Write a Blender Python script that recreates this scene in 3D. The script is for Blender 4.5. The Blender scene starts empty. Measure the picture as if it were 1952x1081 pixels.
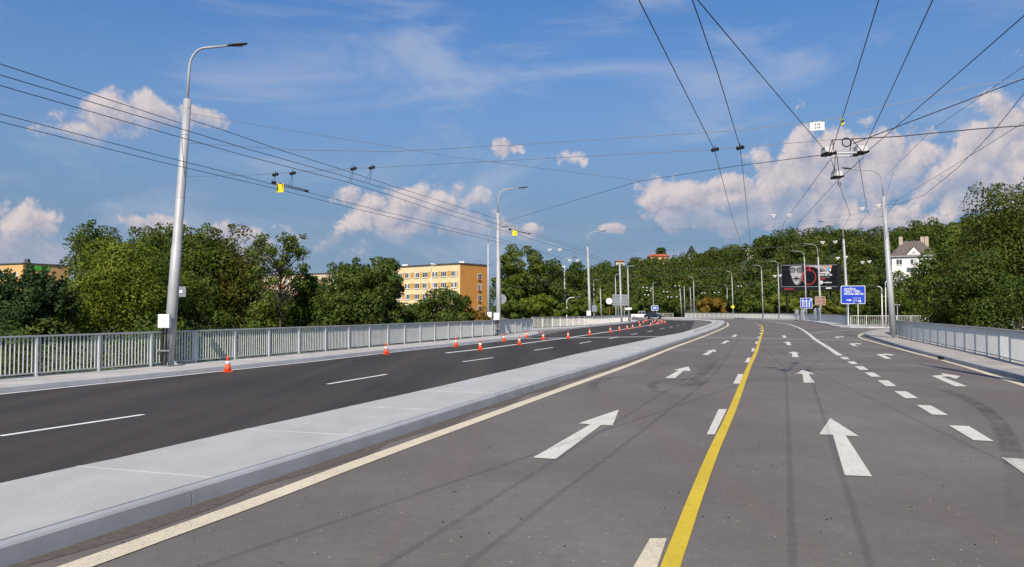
import bpy, math, random
import numpy as np
from mathutils import Vector, Matrix
random.seed(7)
SC = bpy.context.scene
COL = SC.collection

# ------------------------------------------------------------------ camera
F, EYE = 1500.0, 1.95                     # focal length in photo pixels, eye height
PITCH = math.atan(51.5 / F)
cam = bpy.data.cameras.new('camera')
cam.sensor_width = 36.0
cam.lens = F / 1952 * 36.0
cam.clip_start, cam.clip_end = 0.1, 6000
CAM = bpy.data.objects.new('camera', cam)
CAM.location = (0, 0, EYE)
CAM.rotation_euler = (math.radians(90) + PITCH, 0, 0)
COL.objects.link(CAM)
SC.camera = CAM

# ------------------------------------------------------------------ light
SUN_AZ, SUN_EL = math.radians(9.5), math.radians(41)     # heading of the light, height of the sun
sun = bpy.data.lights.new('sun', 'SUN')
sun.energy, sun.angle, sun.color = 4.4, math.radians(0.53), (1.0, 0.91, 0.78)
SUN = bpy.data.objects.new('sun', sun)
SUN.rotation_euler = Vector((math.sin(SUN_AZ) * math.cos(SUN_EL), math.cos(SUN_AZ) * math.cos(SUN_EL), -math.sin(SUN_EL))).to_track_quat('-Z', 'Y').to_euler()
SUN.location = (0, -60, 60)
COL.objects.link(SUN)

vs = SC.view_settings
vs.view_transform, vs.look, vs.exposure, vs.gamma = 'Standard', 'None', 0.25, 1.0
vs.use_curve_mapping = False

# ------------------------------------------------------------------ photo pixel -> place
_c, _s = math.cos(PITCH), math.sin(PITCH)
def ray(px, py):
    a, b = (px - 976) / F, -(py - 540.5) / F
    return Vector((a, _c - b * _s, _s + b * _c))
def G(px, py, z=0.0):                      # point of the horizontal plane at height z
    d = ray(px, py); k = (z - EYE) / d.z
    return Vector((d.x * k, d.y * k, z))
def D(px, py, depth):                      # point at a distance
    d = ray(px, py); k = depth / d.y
    return Vector((d.x * k, depth, EYE + d.z * k))
def V(px, py, A, B):                       # point of the vertical plane through A and B
    d = ray(px, py); e = B - A
    k = (A.x * e.y - A.y * e.x) / (d.x * e.y - d.y * e.x)
    return Vector((d.x * k, d.y * k, EYE + d.z * k))

# ------------------------------------------------------------------ sky with clouds
W = bpy.data.worlds.new('World'); SC.world = W; W.use_nodes = True
nt = W.node_tree; nt.nodes.clear()
def N(tree, t, **kw):
    n = tree.nodes.new(t)
    for k, v in kw.items(): setattr(n, k, v)
    return n
def mth(tree, op, a, b=None, c=None, clamp=False):
    n = N(tree, 'ShaderNodeMath', operation=op, use_clamp=clamp)
    for i, v in enumerate((a, b, c)):
        if v is None: continue
        if isinstance(v, (int, float)): n.inputs[i].default_value = v
        else: tree.links.new(v, n.inputs[i])
    return n.outputs[0]
def vmt(tree, op, a, b=None, c=None):
    n = N(tree, 'ShaderNodeVectorMath', operation=op)
    for i, v in enumerate((a, b, c)):
        if v is None: continue
        if isinstance(v, tuple): n.inputs[i].default_value = v
        else: tree.links.new(v, n.inputs[i])
    return n.outputs['Value'] if op in ('LENGTH', 'DOT_PRODUCT', 'DISTANCE') else n.outputs[0]
def sky_uv(px, py):
    d = ray(px, py); return math.atan2(d.x, d.y), math.asin(d.z / d.length)
# cumulus heads as (photo x, photo y of the middle, half width, half height)
HEADS = [(1300, 388, 92, 52), (1392, 375, 78, 50), (1440, 405, 95, 42), (1258, 362, 48, 28), (1500, 352, 70, 62), (1556, 296, 62, 58), (1605, 335, 95, 80), (1560, 392, 120, 55),
         (1685, 325, 90, 62), (1742, 300, 58, 52), (1780, 350, 70, 44), (1835, 318, 66, 56), (1885, 292, 70, 80), (1950, 250, 80, 76), (1995, 310, 120, 110), (1860, 372, 100, 42), (1690, 424, 100, 40), (1790, 430, 76, 28),
         (712, 402, 60, 44), (790, 392, 86, 46), (850, 395, 66, 46), (640, 468, 66, 30), (765, 432, 130, 30), (888, 425, 56, 28),
         (262, 218, 80, 36), (345, 226, 66, 30), (180, 246, 96, 28), (50, 430, 52, 44), (28, 474, 70, 46),
         (970, 283, 26, 17), (1072, 298, 40, 25), (440, 452, 95, 30), (505, 470, 80, 24), (310, 440, 54, 28), (1165, 435, 38, 11), (990, 440, 48, 18)]
BIG = {0, 1, 4, 5, 6, 8, 11, 12, 13, 14, 16, 19, 20, 22, 24, 26, 27}
BLOBS = []
for k, (x, y, w, h) in enumerate(HEADS):
    u, v = sky_uv(x, y); thin = .52 if w < 50 or (h <= 31 and w > 60) or k in (24, 25) else 0.0     # small and flat ones are thin
    BLOBS.append((u, v, w / F, h / F, thin, k in BIG))
rs = random.Random(3)
for k in range(6):                         # the same kind of cloud goes on all round
    az = 1.0 + k * 0.76 + rs.uniform(-.1, .1); el = rs.uniform(.1, .22)
    for j in range(3):
        BLOBS.append((az + rs.uniform(-.09, .09), el + rs.uniform(-.02, .03), rs.uniform(.045, .09), rs.uniform(.025, .045), 0.0, j == 0))
BLOBS = [((u if u < math.pi else u - 2 * math.pi), *r_) for u, *r_ in BLOBS]
def field(P, only_big):
    best = None
    for u, v, w, h, thin, big in BLOBS:
        if only_big and not big: continue
        l = vmt(nt, 'LENGTH', vmt(nt, 'MULTIPLY_ADD', P, (1 / w, 1 / h, 0), (-u / w, -v / h, thin)))
        best = l if best is None else mth(nt, 'MINIMUM', best, l)
    return best
def noise2(P, scale, detail, rough=.55):
    n = N(nt, 'ShaderNodeTexNoise', noise_dimensions='2D'); n.inputs['Scale'].default_value = scale; n.inputs['Detail'].default_value = detail; n.inputs['Roughness'].default_value = rough
    nt.links.new(P, n.inputs['Vector']); return n
def puffs(P):                              # billows: rounded bulges with creases between them
    a = mth(nt, 'ABSOLUTE', mth(nt, 'MULTIPLY_ADD', noise2(P, 24, 0).outputs[0], 2, -1))
    b = mth(nt, 'ABSOLUTE', mth(nt, 'MULTIPLY_ADD', noise2(P, 62, 2, .6).outputs[0], 2, -1))
    return mth(nt, 'ADD', mth(nt, 'MULTIPLY', a, 1.05), mth(nt, 'MULTIPLY', b, .62))

tc = N(nt, 'ShaderNodeTexCoord')
sep = N(nt, 'ShaderNodeSeparateXYZ'); nt.links.new(tc.outputs['Generated'], sep.inputs[0])
az = mth(nt, 'ARCTAN2', sep.outputs[0], sep.outputs[1])
el = mth(nt, 'ARCSINE', sep.outputs[2])
uv = N(nt, 'ShaderNodeCombineXYZ'); nt.links.new(az, uv.inputs[0]); nt.links.new(el, uv.inputs[1])
UV = uv.outputs[0]
UV2 = vmt(nt, 'ADD', UV, (-.006, .009, 0))
def ramp01(tree, x, lo, hi, smooth=True):
    n = N(tree, 'ShaderNodeMapRange', interpolation_type='SMOOTHSTEP' if smooth else 'LINEAR')
    n.inputs['From Min'].default_value, n.inputs['From Max'].default_value = lo, hi
    tree.links.new(x, n.inputs['Value']); return n.outputs[0]
p1, p2 = puffs(UV), puffs(UV2)
wob = noise2(UV, 11, 3, .6).outputs[0]
dens = mth(nt, 'SUBTRACT', mth(nt, 'ADD', mth(nt, 'MULTIPLY_ADD', wob, 1.15, .44), p1), mth(nt, 'MULTIPLY_ADD', field(UV, False), 1.0, .28))
alpha = ramp01(nt, dens, -.02, .56)
grad = mth(nt, 'SUBTRACT', field(vmt(nt, 'ADD', UV, (-.006, .014, 0)), True), field(vmt(nt, 'ADD', UV, (.006, -.014, 0)), True))
lit = mth(nt, 'ADD', mth(nt, 'MULTIPLY', mth(nt, 'SUBTRACT', p1, p2), .9), mth(nt, 'MULTIPLY_ADD', grad, .30, .52), clamp=True)
alpha = mth(nt, 'MULTIPLY', alpha, mth(nt, 'MULTIPLY_ADD', ramp01(nt, grad, -1.0, .1), .60, .40))
# thin high veils
wv = N(nt, 'ShaderNodeTexNoise', noise_dimensions='2D'); wv.inputs['Scale'].default_value = 3.2; wv.inputs['Detail'].default_value = 5; wv.inputs['Roughness'].default_value = .6; wv.inputs['Distortion'].default_value = .4
wuv = vmt(nt, 'MULTIPLY', UV, (1.0, 3.4, 0)); wuv = vmt(nt, 'ADD', wuv, (3.1, .4, 0)); nt.links.new(wuv, wv.inputs['Vector'])
veil = mth(nt, 'MULTIPLY', ramp01(nt, wv.outputs[0], .45, .78), .58)
sky = N(nt, 'ShaderNodeTexSky', sky_type='NISHITA', sun_disc=False)
sky.sun_elevation, sky.sun_rotation = SUN_EL, math.pi + SUN_AZ
sky.altitude, sky.air_density, sky.dust_density, sky.ozone_density = 250, 1.0, .35, 3.0
hs = N(nt, 'ShaderNodeHueSaturation'); hs.inputs['Saturation'].default_value = 1.28; nt.links.new(sky.outputs[0], hs.inputs['Color'])
def mixc(tree, f, a, b):
    n = N(tree, 'ShaderNodeMix', data_type='RGBA'); n.clamp_factor = True
    for i, v in ((0, f), (6, a), (7, b)):
        if isinstance(v, (int, float)): n.inputs[i].default_value = v
        elif isinstance(v, tuple): n.inputs[i].default_value = v if len(v) == 4 else (*v, 1)
        else: tree.links.new(v, n.inputs[i])
    return n.outputs[2]
hz = ramp01(nt, el, .42, .06)              # milky air low down, everywhere round the sky
blue = vmt(nt, 'MULTIPLY', hs.outputs[0], (1.5, 1.22, 1.27))
base = mixc(nt, mth(nt, 'MULTIPLY', hz, .9), blue, (1.55, 2.62, 4.15))
base = mixc(nt, veil, base, (4.4, 5.0, 6.4))
ccol = mixc(nt, lit, (3.7, 3.75, 4.7), (7.6, 6.55, 6.3))
fin = mixc(nt, mth(nt, 'MULTIPLY', alpha, .86), base, ccol)
bg = N(nt, 'ShaderNodeBackground'); bg.inputs['Strength'].default_value = .085
nt.links.new(fin, bg.inputs['Color'])
wo = N(nt, 'ShaderNodeOutputWorld'); nt.links.new(bg.outputs[0], wo.inputs['Surface'])

# ------------------------------------------------------------------ materials
MATS = {}
def bsdf(name):
    m = bpy.data.materials.new(name); m.use_nodes = True; MATS[name] = m
    t = m.node_tree; return m, t, t.nodes['Principled BSDF']
def setv(t, sock, v):
    if isinstance(v, (int, float)): sock.default_value = v
    elif isinstance(v, tuple): sock.default_value = (*v, 1) if len(v) == 3 else v
    else: t.links.new(v, sock)
def noise(t, scale, detail=4, rough=.55, vec=None, stretch=None):
    n = N(t, 'ShaderNodeTexNoise'); n.inputs['Scale'].default_value = scale; n.inputs['Detail'].default_value = detail; n.inputs['Roughness'].default_value = rough
    p = vec
    if p is None: p = N(t, 'ShaderNodeNewGeometry').outputs['Position']
    if stretch:
        mp = N(t, 'ShaderNodeMapping'); mp.inputs['Rotation'].default_value = (0, 0, stretch[0]); mp.inputs['Scale'].default_value = stretch[1]
        t.links.new(p, mp.inputs[0]); p = mp.outputs[0]
    t.links.new(p, n.inputs['Vector']); return n.outputs[0]
def plain(name, col, rough=.6, metal=0.0, var=.12, scale=3.0, bump=0.0, bscale=40):
    m, t, b = bsdf(name)
    f = ramp01(t, noise(t, scale, 5, .6), .3, .7)
    lo = tuple(c * (1 - var) for c in col); hi = tuple(min(1, c * (1 + var)) for c in col)
    setv(t, b.inputs['Base Color'], mixc(t, f, lo, hi))
    b.inputs['Roughness'].default_value, b.inputs['Metallic'].default_value = rough, metal
    if bump:
        bn = N(t, 'ShaderNodeBump'); bn.inputs['Strength'].default_value = bump; bn.inputs['Distance'].default_value = .02
        t.links.new(noise(t, bscale, 4), bn.inputs['Height']); t.links.new(bn.outputs[0], b.inputs['Normal'])
    return m
RD = math.radians(18.5)                    # heading of the near road
def asphalt(name, c1, c2, dust, spec):
    m, t, b = bsdf(name)
    big = ramp01(t, noise(t, .22, 4, .6), .35, .68)
    lane = ramp01(t, noise(t, .55, 4, .6, stretch=(RD, (1, .05, 1))), .35, .7)
    col = mixc(t, big, c1, c2)
    col = mixc(t, mth(t, 'MULTIPLY', lane, .75), col, dust)
    mid = ramp01(t, noise(t, 7, 7, .72), .3, .7)
    col = mixc(t, mth(t, 'MULTIPLY', mid, .40), col, tuple(c * .7 for c in c1))
    fine = noise(t, 48, 5, .8)
    col = mixc(t, mth(t, 'MULTIPLY', ramp01(t, fine, .53, .70), .50), col, tuple(min(1, c * 1.9) for c in c2))
    col = mixc(t, mth(t, 'MULTIPLY', ramp01(t, fine, .46, .30), .75), col, tuple(c * .45 for c in c1))
    vo = N(t, 'ShaderNodeTexVoronoi'); vo.inputs['Scale'].default_value = 3.2
    t.links.new(N(t, 'ShaderNodeNewGeometry').outputs['Position'], vo.inputs['Vector'])
    sp = ramp01(t, vo.outputs['Distance'], .05, .02)
    col = mixc(t, mth(t, 'MULTIPLY', sp, .55), col, (spec, spec, spec * .95))
    setv(t, b.inputs['Base Color'], col)
    b.inputs['Roughness'].default_value = .82
    b.inputs['Specular IOR Level'].default_value = .35
    bn = N(t, 'ShaderNodeBump'); bn.inputs['Strength'].default_value = .5; bn.inputs['Distance'].default_value = .006
    t.links.new(fine, bn.inputs['Height']); t.links.new(bn.outputs[0], b.inputs['Normal'])
    return m
asphalt('asphalt', (.142, .124, .110), (.206, .190, .172), (.166, .130, .112), .46)
asphalt('asphalt_dark', (.034, .028, .025), (.048, .040, .035), (.092, .077, .060), .22)
def paint(name, c, wear):
    m, t, b = bsdf(name)
    w = ramp01(t, noise(t, 42, 6, .8), wear, wear - .13)
    big = ramp01(t, noise(t, 1.5, 4), .3, .7)
    col = mixc(t, big, tuple(v * .88 for v in c), c)
    col = mixc(t, w, col, (.13, .12, .115))
    streak = ramp01(t, noise(t, 5, 4, .6, stretch=(RD, (1, .12, 1))), .58, .8)
    col = mixc(t, mth(t, 'MULTIPLY', streak, .45), col, tuple(v * .5 for v in c))
    setv(t, b.inputs['Base Color'], col); b.inputs['Roughness'].default_value = .7
    bn = N(t, 'ShaderNodeBump'); bn.inputs['Strength'].default_value = .5; bn.inputs['Distance'].default_value = .006
    t.links.new(noise(t, 60, 3), bn.inputs['Height']); t.links.new(bn.outputs[0], b.inputs['Normal'])
paint('paint_white', (.74, .70, .61), .475)
paint('paint_cream', (.74, .65, .47), .475)
paint('paint_yellow', (.68, .49, .022), .445)
paint('paint_fresh', (.84, .84, .84), .30)
# tyre marks rubbed onto the road, and painted shadow spots
def rubber_and_shadow(name, strength):
    m, t, b = bsdf(name)
    b.inputs['Base Color'].default_value = (.035, .033, .034, 1); b.inputs['Roughness'].default_value = .7
    tr = N(t, 'ShaderNodeBsdfTransparent'); mx = N(t, 'ShaderNodeMixShader')
    at = N(t, 'ShaderNodeAttribute', attribute_name='edge')
    a = mth(t, 'MULTIPLY', ramp01(t, noise(t, 2.2, 4, .6), .25, .7), ramp01(t, noise(t, 40, 3, .7), .3, .6))
    a = mth(t, 'MULTIPLY', a, at.outputs['Fac']); a = mth(t, 'MULTIPLY', a, strength)
    t.links.new(a, mx.inputs[0]); t.links.new(tr.outputs[0], mx.inputs[1]); t.links.new(b.outputs[0], mx.inputs[2])
    t.links.new(mx.outputs[0], t.nodes['Material Output'].inputs['Surface'])
rubber_and_shadow('rubber_and_shadow', .55); rubber_and_shadow('rubber_faint', .17)
# chequered steel plates of the central strip
m, t, b = bsdf('tread_plate')
pos = N(t, 'ShaderNodeNewGeometry').outputs['Position']
mp = N(t, 'ShaderNodeMapping'); mp.inputs['Rotation'].default_value = (0, 0, RD); t.links.new(pos, mp.inputs[0])
sx = N(t, 'ShaderNodeSeparateXYZ'); t.links.new(mp.outputs[0], sx.inputs[0])
wa = mth(t, 'SINE', mth(t, 'MULTIPLY', mth(t, 'ADD', sx.outputs[0], sx.outputs[1]), 95.0))
wb = mth(t, 'SINE', mth(t, 'MULTIPLY', mth(t, 'SUBTRACT', sx.outputs[0], sx.outputs[1]), 95.0))
hgt = mth(t, 'MAXIMUM', mth(t, 'MULTIPLY', wa, wb), .0)
dirt = ramp01(t, noise(t, 1.6, 5, .65, stretch=(RD, (1, .5, 1))), .3, .72)
col = mixc(t, dirt, (.44, .43, .41), (.55, .54, .515))
orn = N(t, 'ShaderNodeObjectInfo'); col = mixc(t, mth(t, 'MULTIPLY', orn.outputs['Random'], .5), col, (.50, .475, .43))
col = mixc(t, mth(t, 'MULTIPLY', hgt, .4), col, (.66, .65, .63))
col = mixc(t, mth(t, 'MULTIPLY', ramp01(t, noise(t, .9, 4), .5, .75), .25), col, (.50, .48, .43))
setv(t, b.inputs['Base Color'], col); b.inputs['Metallic'].default_value = .15; b.inputs['Roughness'].default_value = .62
bn = N(t, 'ShaderNodeBump'); bn.inputs['Strength'].default_value = .7; bn.inputs['Distance'].default_value = .004
t.links.new(hgt, bn.inputs['Height']); t.links.new(bn.outputs[0], b.inputs['Normal'])

plain('kerb_grey', (.46, .46, .455), .7, 0, .10, 2.2, .25, 60)
plain('kerb_steel', (.40, .41, .415), .6, .1, .10, 1.4, .1, 30)
plain('kerb_dark', (.30, .31, .33), .7, 0, .14, 2.0, .2, 40)
plain('concrete', (.46, .44, .405), .85, 0, .14, .8, .3, 50)
plain('concrete_brown', (.38, .35, .31), .85, 0, .22, 1.1, .4, 30)
plain('seam', (.50, .49, .47), .6, 0, .05)
plain('dirt_strip', (.105, .084, .070), .9, 0, .22, 14, .5, 40)
plain('rubbish', (.42, .40, .37), .8)
plain('joint_grey', (.30, .29, .28), .6, .2, .15, 3)
plain('galv', (.40, .41, .42), .55, .12, .08, 1.5)
plain('galv_rail', (.70, .71, .67), .48, .15, .06, 2.0)
plain('galv_post', (.50, .52, .51), .48, .25, .06, 2.0)
plain('galv_dark', (.25, .27, .29), .5, .5, .10, 2.0)
plain('white_box', (.82, .82, .80), .45, 0, .03)
plain('white_rail', (.80, .78, .72), .5, 0, .04)
plain('black', (.018, .018, .02), .5, 0, .2)
plain('dark_metal', (.07, .075, .08), .45, .5, .15)
plain('lamp_glass', (.30, .28, .24), .25, 0, .1)
plain('wire', (.025, .027, .032), .45, .3, .1)
plain('wire_light', (.20, .21, .23), .45, .4, .1)
plain('insulator', (.62, .61, .58), .4, 0, .05)
plain('tag_yellow', (.86, .70, .02), .5, 0, .03)
plain('cone_orange', (.78, .095, .022), .5, 0, .06, 6)
plain('cone_white', (.80, .79, .76), .45, 0, .04, 8)
plain('sign_blue', (.010, .055, .46), .4, 0, .04)
plain('sign_white', (.82, .82, .82), .4, 0, .02)
plain('sign_brown', (.22, .065, .03), .4, 0, .05)
plain('sign_grey', (.25, .28, .30), .5, .2, .06)
plain('sign_yellow', (.80, .66, .05), .4, 0, .03)
plain('bill_black', (.010, .011, .014), .75, 0, .15, 1)
plain('bill_frame', (.02, .02, .022), .7, .3, .1)
plain('print_light', (.36, .36, .36), .5, 0, .22, 6)
plain('print_mid', (.13, .13, .135), .5, 0, .3, 6)
plain('print_red', (.45, .015, .035), .5, 0, .04)
plain('print_blue', (.10, .32, .60), .5, 0, .1); plain('print_orange', (.72, .22, .06), .5, 0, .1)
plain('cream_wall', (.80, .64, .36), .85, 0, .05, .5)
plain('orange_wall', (.58, .265, .055), .85, 0, .05, .4)
plain('panel_ochre', (.58, .34, .06), .85, 0, .06, .5)
plain('beige_wall', (.62, .50, .34), .85, 0, .07, .5)
plain('peach_wall', (.70, .42, .17), .85, 0, .05, .5)
plain('redbrown', (.34, .10, .05), .8, 0, .1)
plain('green_trim', (.10, .52, .05), .6, 0, .05)
plain('house_white', (.80, .78, .74), .85, 0, .06, .8)
plain('roof_grey', (.125, .10, .085), .8, 0, .2, 2)
plain('roof_red', (.42, .10, .055), .8, 0, .15, 1)
plain('roof_dark', (.08, .08, .08), .8, 0, .15, 1)
plain('chimney', (.46, .38, .30), .85, 0, .15)
plain('frame_white', (.80, .80, .78), .5, 0, .03)
plain('pane', (.045, .055, .065), .12, 0, .3, .4)
plain('curtain', (.42, .42, .40), .6, 0, .3, .6)
plain('bark', (.075, .058, .042), .9, 0, .3, 4, .5, 12)
plain('ground_grass', (.045, .062, .020), .95, 0, .45, .25, .6, 4)
plain('hill_soil', (.034, .048, .018), .95, 0, .4, .1)
plain('car_white', (.78, .78, .76), .3, .0, .03); plain('car_dark', (.022, .032, .055), .22, .2, .1); plain('tyre', (.02, .02, .02), .8)
plain('car_glass', (.02, .024, .028), .08, 0, .1); plain('tail_red', (.5, .02, .02), .3); plain('headlight', (.75, .75, .72), .2)
plain('copper', (.16, .075, .04), .5, .6, .1)
def foliage(name, c1, c2, c3):
    m, t, b = bsdf(name)
    at = N(t, 'ShaderNodeAttribute', attribute_name='tint')
    cr = N(t, 'ShaderNodeValToRGB'); e = cr.color_ramp.elements
    e[0].position, e[0].color = .0, (*c1, 1); e[1].position, e[1].color = 1.0, (*c3, 1)
    k = cr.color_ramp.elements.new(.5); k.color = (*c2, 1)
    t.links.new(at.outputs['Fac'], cr.inputs[0])
    setv(t, b.inputs['Base Color'], cr.outputs[0]); b.inputs['Roughness'].default_value = .62
    b.inputs['Specular IOR Level'].default_value = .25
    tl = N(t, 'ShaderNodeBsdfTranslucent'); t.links.new(cr.outputs[0], tl.inputs[0])
    mx = N(t, 'ShaderNodeMixShader'); mx.inputs[0].default_value = .34
    t.links.new(b.outputs[0], mx.inputs[1]); t.links.new(tl.outputs[0], mx.inputs[2])
    t.links.new(mx.outputs[0], t.nodes['Material Output'].inputs['Surface'])
foliage('leaf_bright', (.080, .125, .010), (.140, .185, .014), (.215, .240, .024))
foliage('leaf_mid', (.056, .096, .011), (.098, .140, .016), (.155, .188, .025))
foliage('leaf_dark', (.044, .080, .013), (.074, .118, .017), (.118, .156, .022))
foliage('leaf_blue', (.026, .056, .018), (.044, .084, .023), (.072, .114, .028))
foliage('leaf_olive', (.056, .084, .011), (.096, .122, .016), (.145, .158, .024))
foliage('leaf_rust', (.060, .088, .011), (.105, .125, .015), (.18, .125, .026))
foliage('leaf_hill', (.050, .080, .012), (.084, .114, .016), (.125, .146, .022))
foliage('leaf_brown', (.15, .085, .014), (.23, .135, .018), (.20, .17, .024))
foliage('leaf_yellow', (.09, .125, .012), (.14, .165, .018), (.20, .20, .03))

for k in ('bill_black', 'bill_frame', 'black'): MATS[k].node_tree.nodes['Principled BSDF'].inputs['Specular IOR Level'].default_value = .06
# ------------------------------------------------------------------ mesh helpers
def wloc(o):
    v = Vector((0, 0, 0))
    while o is not None: v += o.location; o = o.parent
    return v
class MB:
    def __init__(s): s.v, s.f = [], []
    def add(s, vs_, fs):
        n = len(s.v); s.v += [tuple(p) for p in vs_]; s.f += [tuple(i + n for i in f) for f in fs]; return s
    def box(s, c, sx, sy, sz, R=None):       # centre and full sizes; R = 3x3 whose columns are the box axes
        R = R or Matrix.Identity(3); c = Vector(c)
        vs_ = [c + R @ Vector((x * sx / 2, y * sy / 2, z * sz / 2)) for z in (-1, 1) for x, y in ((-1, -1), (1, -1), (1, 1), (-1, 1))]
        return s.add(vs_, [(3, 2, 1, 0), (4, 5, 6, 7), (0, 1, 5, 4), (1, 2, 6, 5), (2, 3, 7, 6), (3, 0, 4, 7)])
    def tube(s, pts, r, n=8, caps=True):
        pts = [Vector(p) for p in pts]; m = len(pts)
        rr = r if isinstance(r, (list, tuple)) else [r] * m
        vs_, fs, ref = [], [], None
        for i, p in enumerate(pts):
            d = (pts[min(i + 1, m - 1)] - pts[max(i - 1, 0)]).normalized()
            if ref is None: ref = Vector((1, 0, 0)) if abs(d.x) < .8 else Vector((0, 1, 0))
            a = (ref - d * ref.dot(d)).normalized(); b = d.cross(a); ref = a
            for k in range(n):
                w = 2 * math.pi * k / n; vs_.append(p + (a * math.cos(w) + b * math.sin(w)) * rr[i])
        for i in range(m - 1):
            for k in range(n): fs.append((i * n + k, i * n + (k + 1) % n, (i + 1) * n + (k + 1) % n, (i + 1) * n + k))
        if caps: fs += [tuple(range(n - 1, -1, -1)), tuple((m - 1) * n + k for k in range(n))]
        return s.add(vs_, fs)
    def prism(s, poly, z0, z1):              # plan polygon between two heights
        n = len(poly)
        ar = sum(poly[i][0] * poly[(i + 1) % n][1] - poly[(i + 1) % n][0] * poly[i][1] for i in range(n))
        if ar < 0: poly = poly[::-1]
        return s.add([(p[0], p[1], z0) for p in poly] + [(p[0], p[1], z1) for p in poly],
                     [tuple(range(n - 1, -1, -1)), tuple(range(n, 2 * n))] + [(i, (i + 1) % n, n + (i + 1) % n, n + i) for i in range(n)])
    def slab(s, poly, O, r, u, n_, t):       # polygon in the plane (r,u), from O, thickness t along n_
        k = len(poly)
        ar = sum(poly[i][0] * poly[(i + 1) % k][1] - poly[(i + 1) % k][0] * poly[i][1] for i in range(k))
        if ar < 0: poly = poly[::-1]
        a = [O + r * p[0] + u * p[1] for p in poly]
        return s.add(a + [q + n_ * t for q in a], [tuple(range(k - 1, -1, -1)), tuple(range(k, 2 * k))] + [(i, (i + 1) % k, k + (i + 1) % k, k + i) for i in range(k)])
    def strip(s, L, R, z):                   # sheet between two plan lines
        n = len(L)
        return s.add([(p[0], p[1], z) for p in L] + [(p[0], p[1], z) for p in R], [(n + i, n + i + 1, i + 1, i) for i in range(n - 1)])
    def lathe(s, c, prof, n=16):
        c = Vector(c); vs_, fs, m = [], [], len(prof)
        for r, z in prof:
            for k in range(n): w = 2 * math.pi * k / n; vs_.append(c + Vector((r * math.cos(w), r * math.sin(w), z)))
        for i in range(m - 1):
            for k in range(n): fs.append((i * n + k, i * n + (k + 1) % n, (i + 1) * n + (k + 1) % n, (i + 1) * n + k))
        fs += [tuple(range(n - 1, -1, -1)), tuple((m - 1) * n + k for k in range(n))]
        return s.add(vs_, fs)
    def build(s, name, mat, parent=None, smooth=False, loc=None):
        me = bpy.data.meshes.new(name)
        o = bpy.data.objects.new(name, me)
        base = wloc(parent) if parent else Vector((0, 0, 0))
        if loc is not None: o.location = Vector(loc) - base
        org = Vector(loc) if loc is not None else base
        me.from_pydata([(p[0] - org.x, p[1] - org.y, p[2] - org.z) for p in s.v], [], s.f)
        me.materials.append(MATS[mat]); me.validate()
        if smooth:
            for p in me.polygons: p.use_smooth = len(p.vertices) == 4
        COL.objects.link(o)
        if parent: o.parent = parent
        return o
def tag(o, label, cat, group=None):
    o['label'], o['category'] = label, cat
    if group: o['group'] = group
    return o
def thing(name, loc, label, cat, group=None):
    o = bpy.data.objects.new(name, None); o.location = loc; o.empty_display_size = .2
    COL.objects.link(o); return tag(o, label, cat, group)
def struct(o): o['kind'] = 'structure'; return o
def stuff(o): o['kind'] = 'stuff'; return o
def spline(pts, step):                        # Catmull-Rom through plan points, even steps
    P = [Vector((p[0], p[1])) for p in pts]; P = [P[0] * 2 - P[1]] + P + [P[-1] * 2 - P[-2]]
    out = []
    for i in range(1, len(P) - 2):
        a, b, c, d = P[i - 1:i + 3]
        for k in range(24):
            q = k / 24
            out.append(.5 * ((2 * b) + (c - a) * q + (2 * a - 5 * b + 4 * c - d) * q * q + (3 * b - a - 3 * c + d) * q ** 3))
    out.append(P[-2])
    return resample(out, step)
def resample(out, step):
    res, acc = [out[0]], 0.0
    for a, b in zip(out, out[1:]):
        L = (b - a).length
        while acc + L >= step:
            q = (step - acc) / L; a = a + (b - a) * q; res.append(a.copy()); L = (b - a).length; acc = 0.0
        acc += L
    if (res[-1] - out[-1]).length > step * .3: res.append(out[-1])
    return res
def side(pts, d):                             # parallel line, d > 0 to the right of the heading
    res = []
    for i, p in enumerate(pts):
        e = (pts[min(i + 1, len(pts) - 1)] - pts[max(i - 1, 0)]).normalized()
        res.append(p + Vector((e.y, -e.x)) * d)
    return res
def gp(lst, z=0.0): return [G(x, y, z).xy for x, y in lst]

# ================================================================== the setting
# terrain: low under the bridge, level with the road beyond it, wooded hill behind
RIDGE = [(600, 560), (900, 548), (1040, 522), (1110, 508), (1150, 500), (1200, 491), (1250, 487), (1300, 481), (1400, 470), (1460, 452), (1490, 446), (1560, 452), (1640, 455), (1780, 452), (1900, 452), (2300, 470), (2700, 500)]
RAZ = [math.atan((x - 976) / F) for x, y in RIDGE]
def ridge_h(az):
    y = float(np.interp(az, RAZ, [y for x, y in RIDGE]))
    return max(0.0, (592 - y) / F * 345 / max(.5, math.cos(az)) - 7.5)
def sst(a, b, x):
    q = min(1, max(0, (x - a) / (b - a))); return q * q * (3 - 2 * q)
def terrain(x, y):
    r = math.hypot(x, y); az = math.atan2(x, y)
    low = -4.6 + 4.2 * sst(56, 84, y)
    if x < -12: low = min(low, -4.6 + 3.6 * sst(75, 170, y))
    if x > 34: low = min(low, -4.6 + 4.2 * sst(70, 120, y)) if y < 90 else low
    return low + ridge_h(az) * sst(218, 345, r) * (1 if y > 0 else 0)
xs = np.concatenate([np.linspace(-2500, -330, 8), np.arange(-300, 330, 12), np.linspace(345, 2500, 8)])
ys = np.concatenate([np.linspace(-2500, -60, 6), np.arange(-40, 460, 11), np.linspace(480, 3500, 8)])
mb = MB()
for y in ys:
    for x in xs: mb.v.append((x, y, terrain(x, y)))
nx = len(xs)
for j in range(len(ys) - 1):
    for i in range(nx - 1): mb.f.append((j * nx + i, j * nx + i + 1, (j + 1) * nx + i + 1, (j + 1) * nx + i))
struct(mb.build('ground', 'ground_grass', smooth=True))

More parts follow.
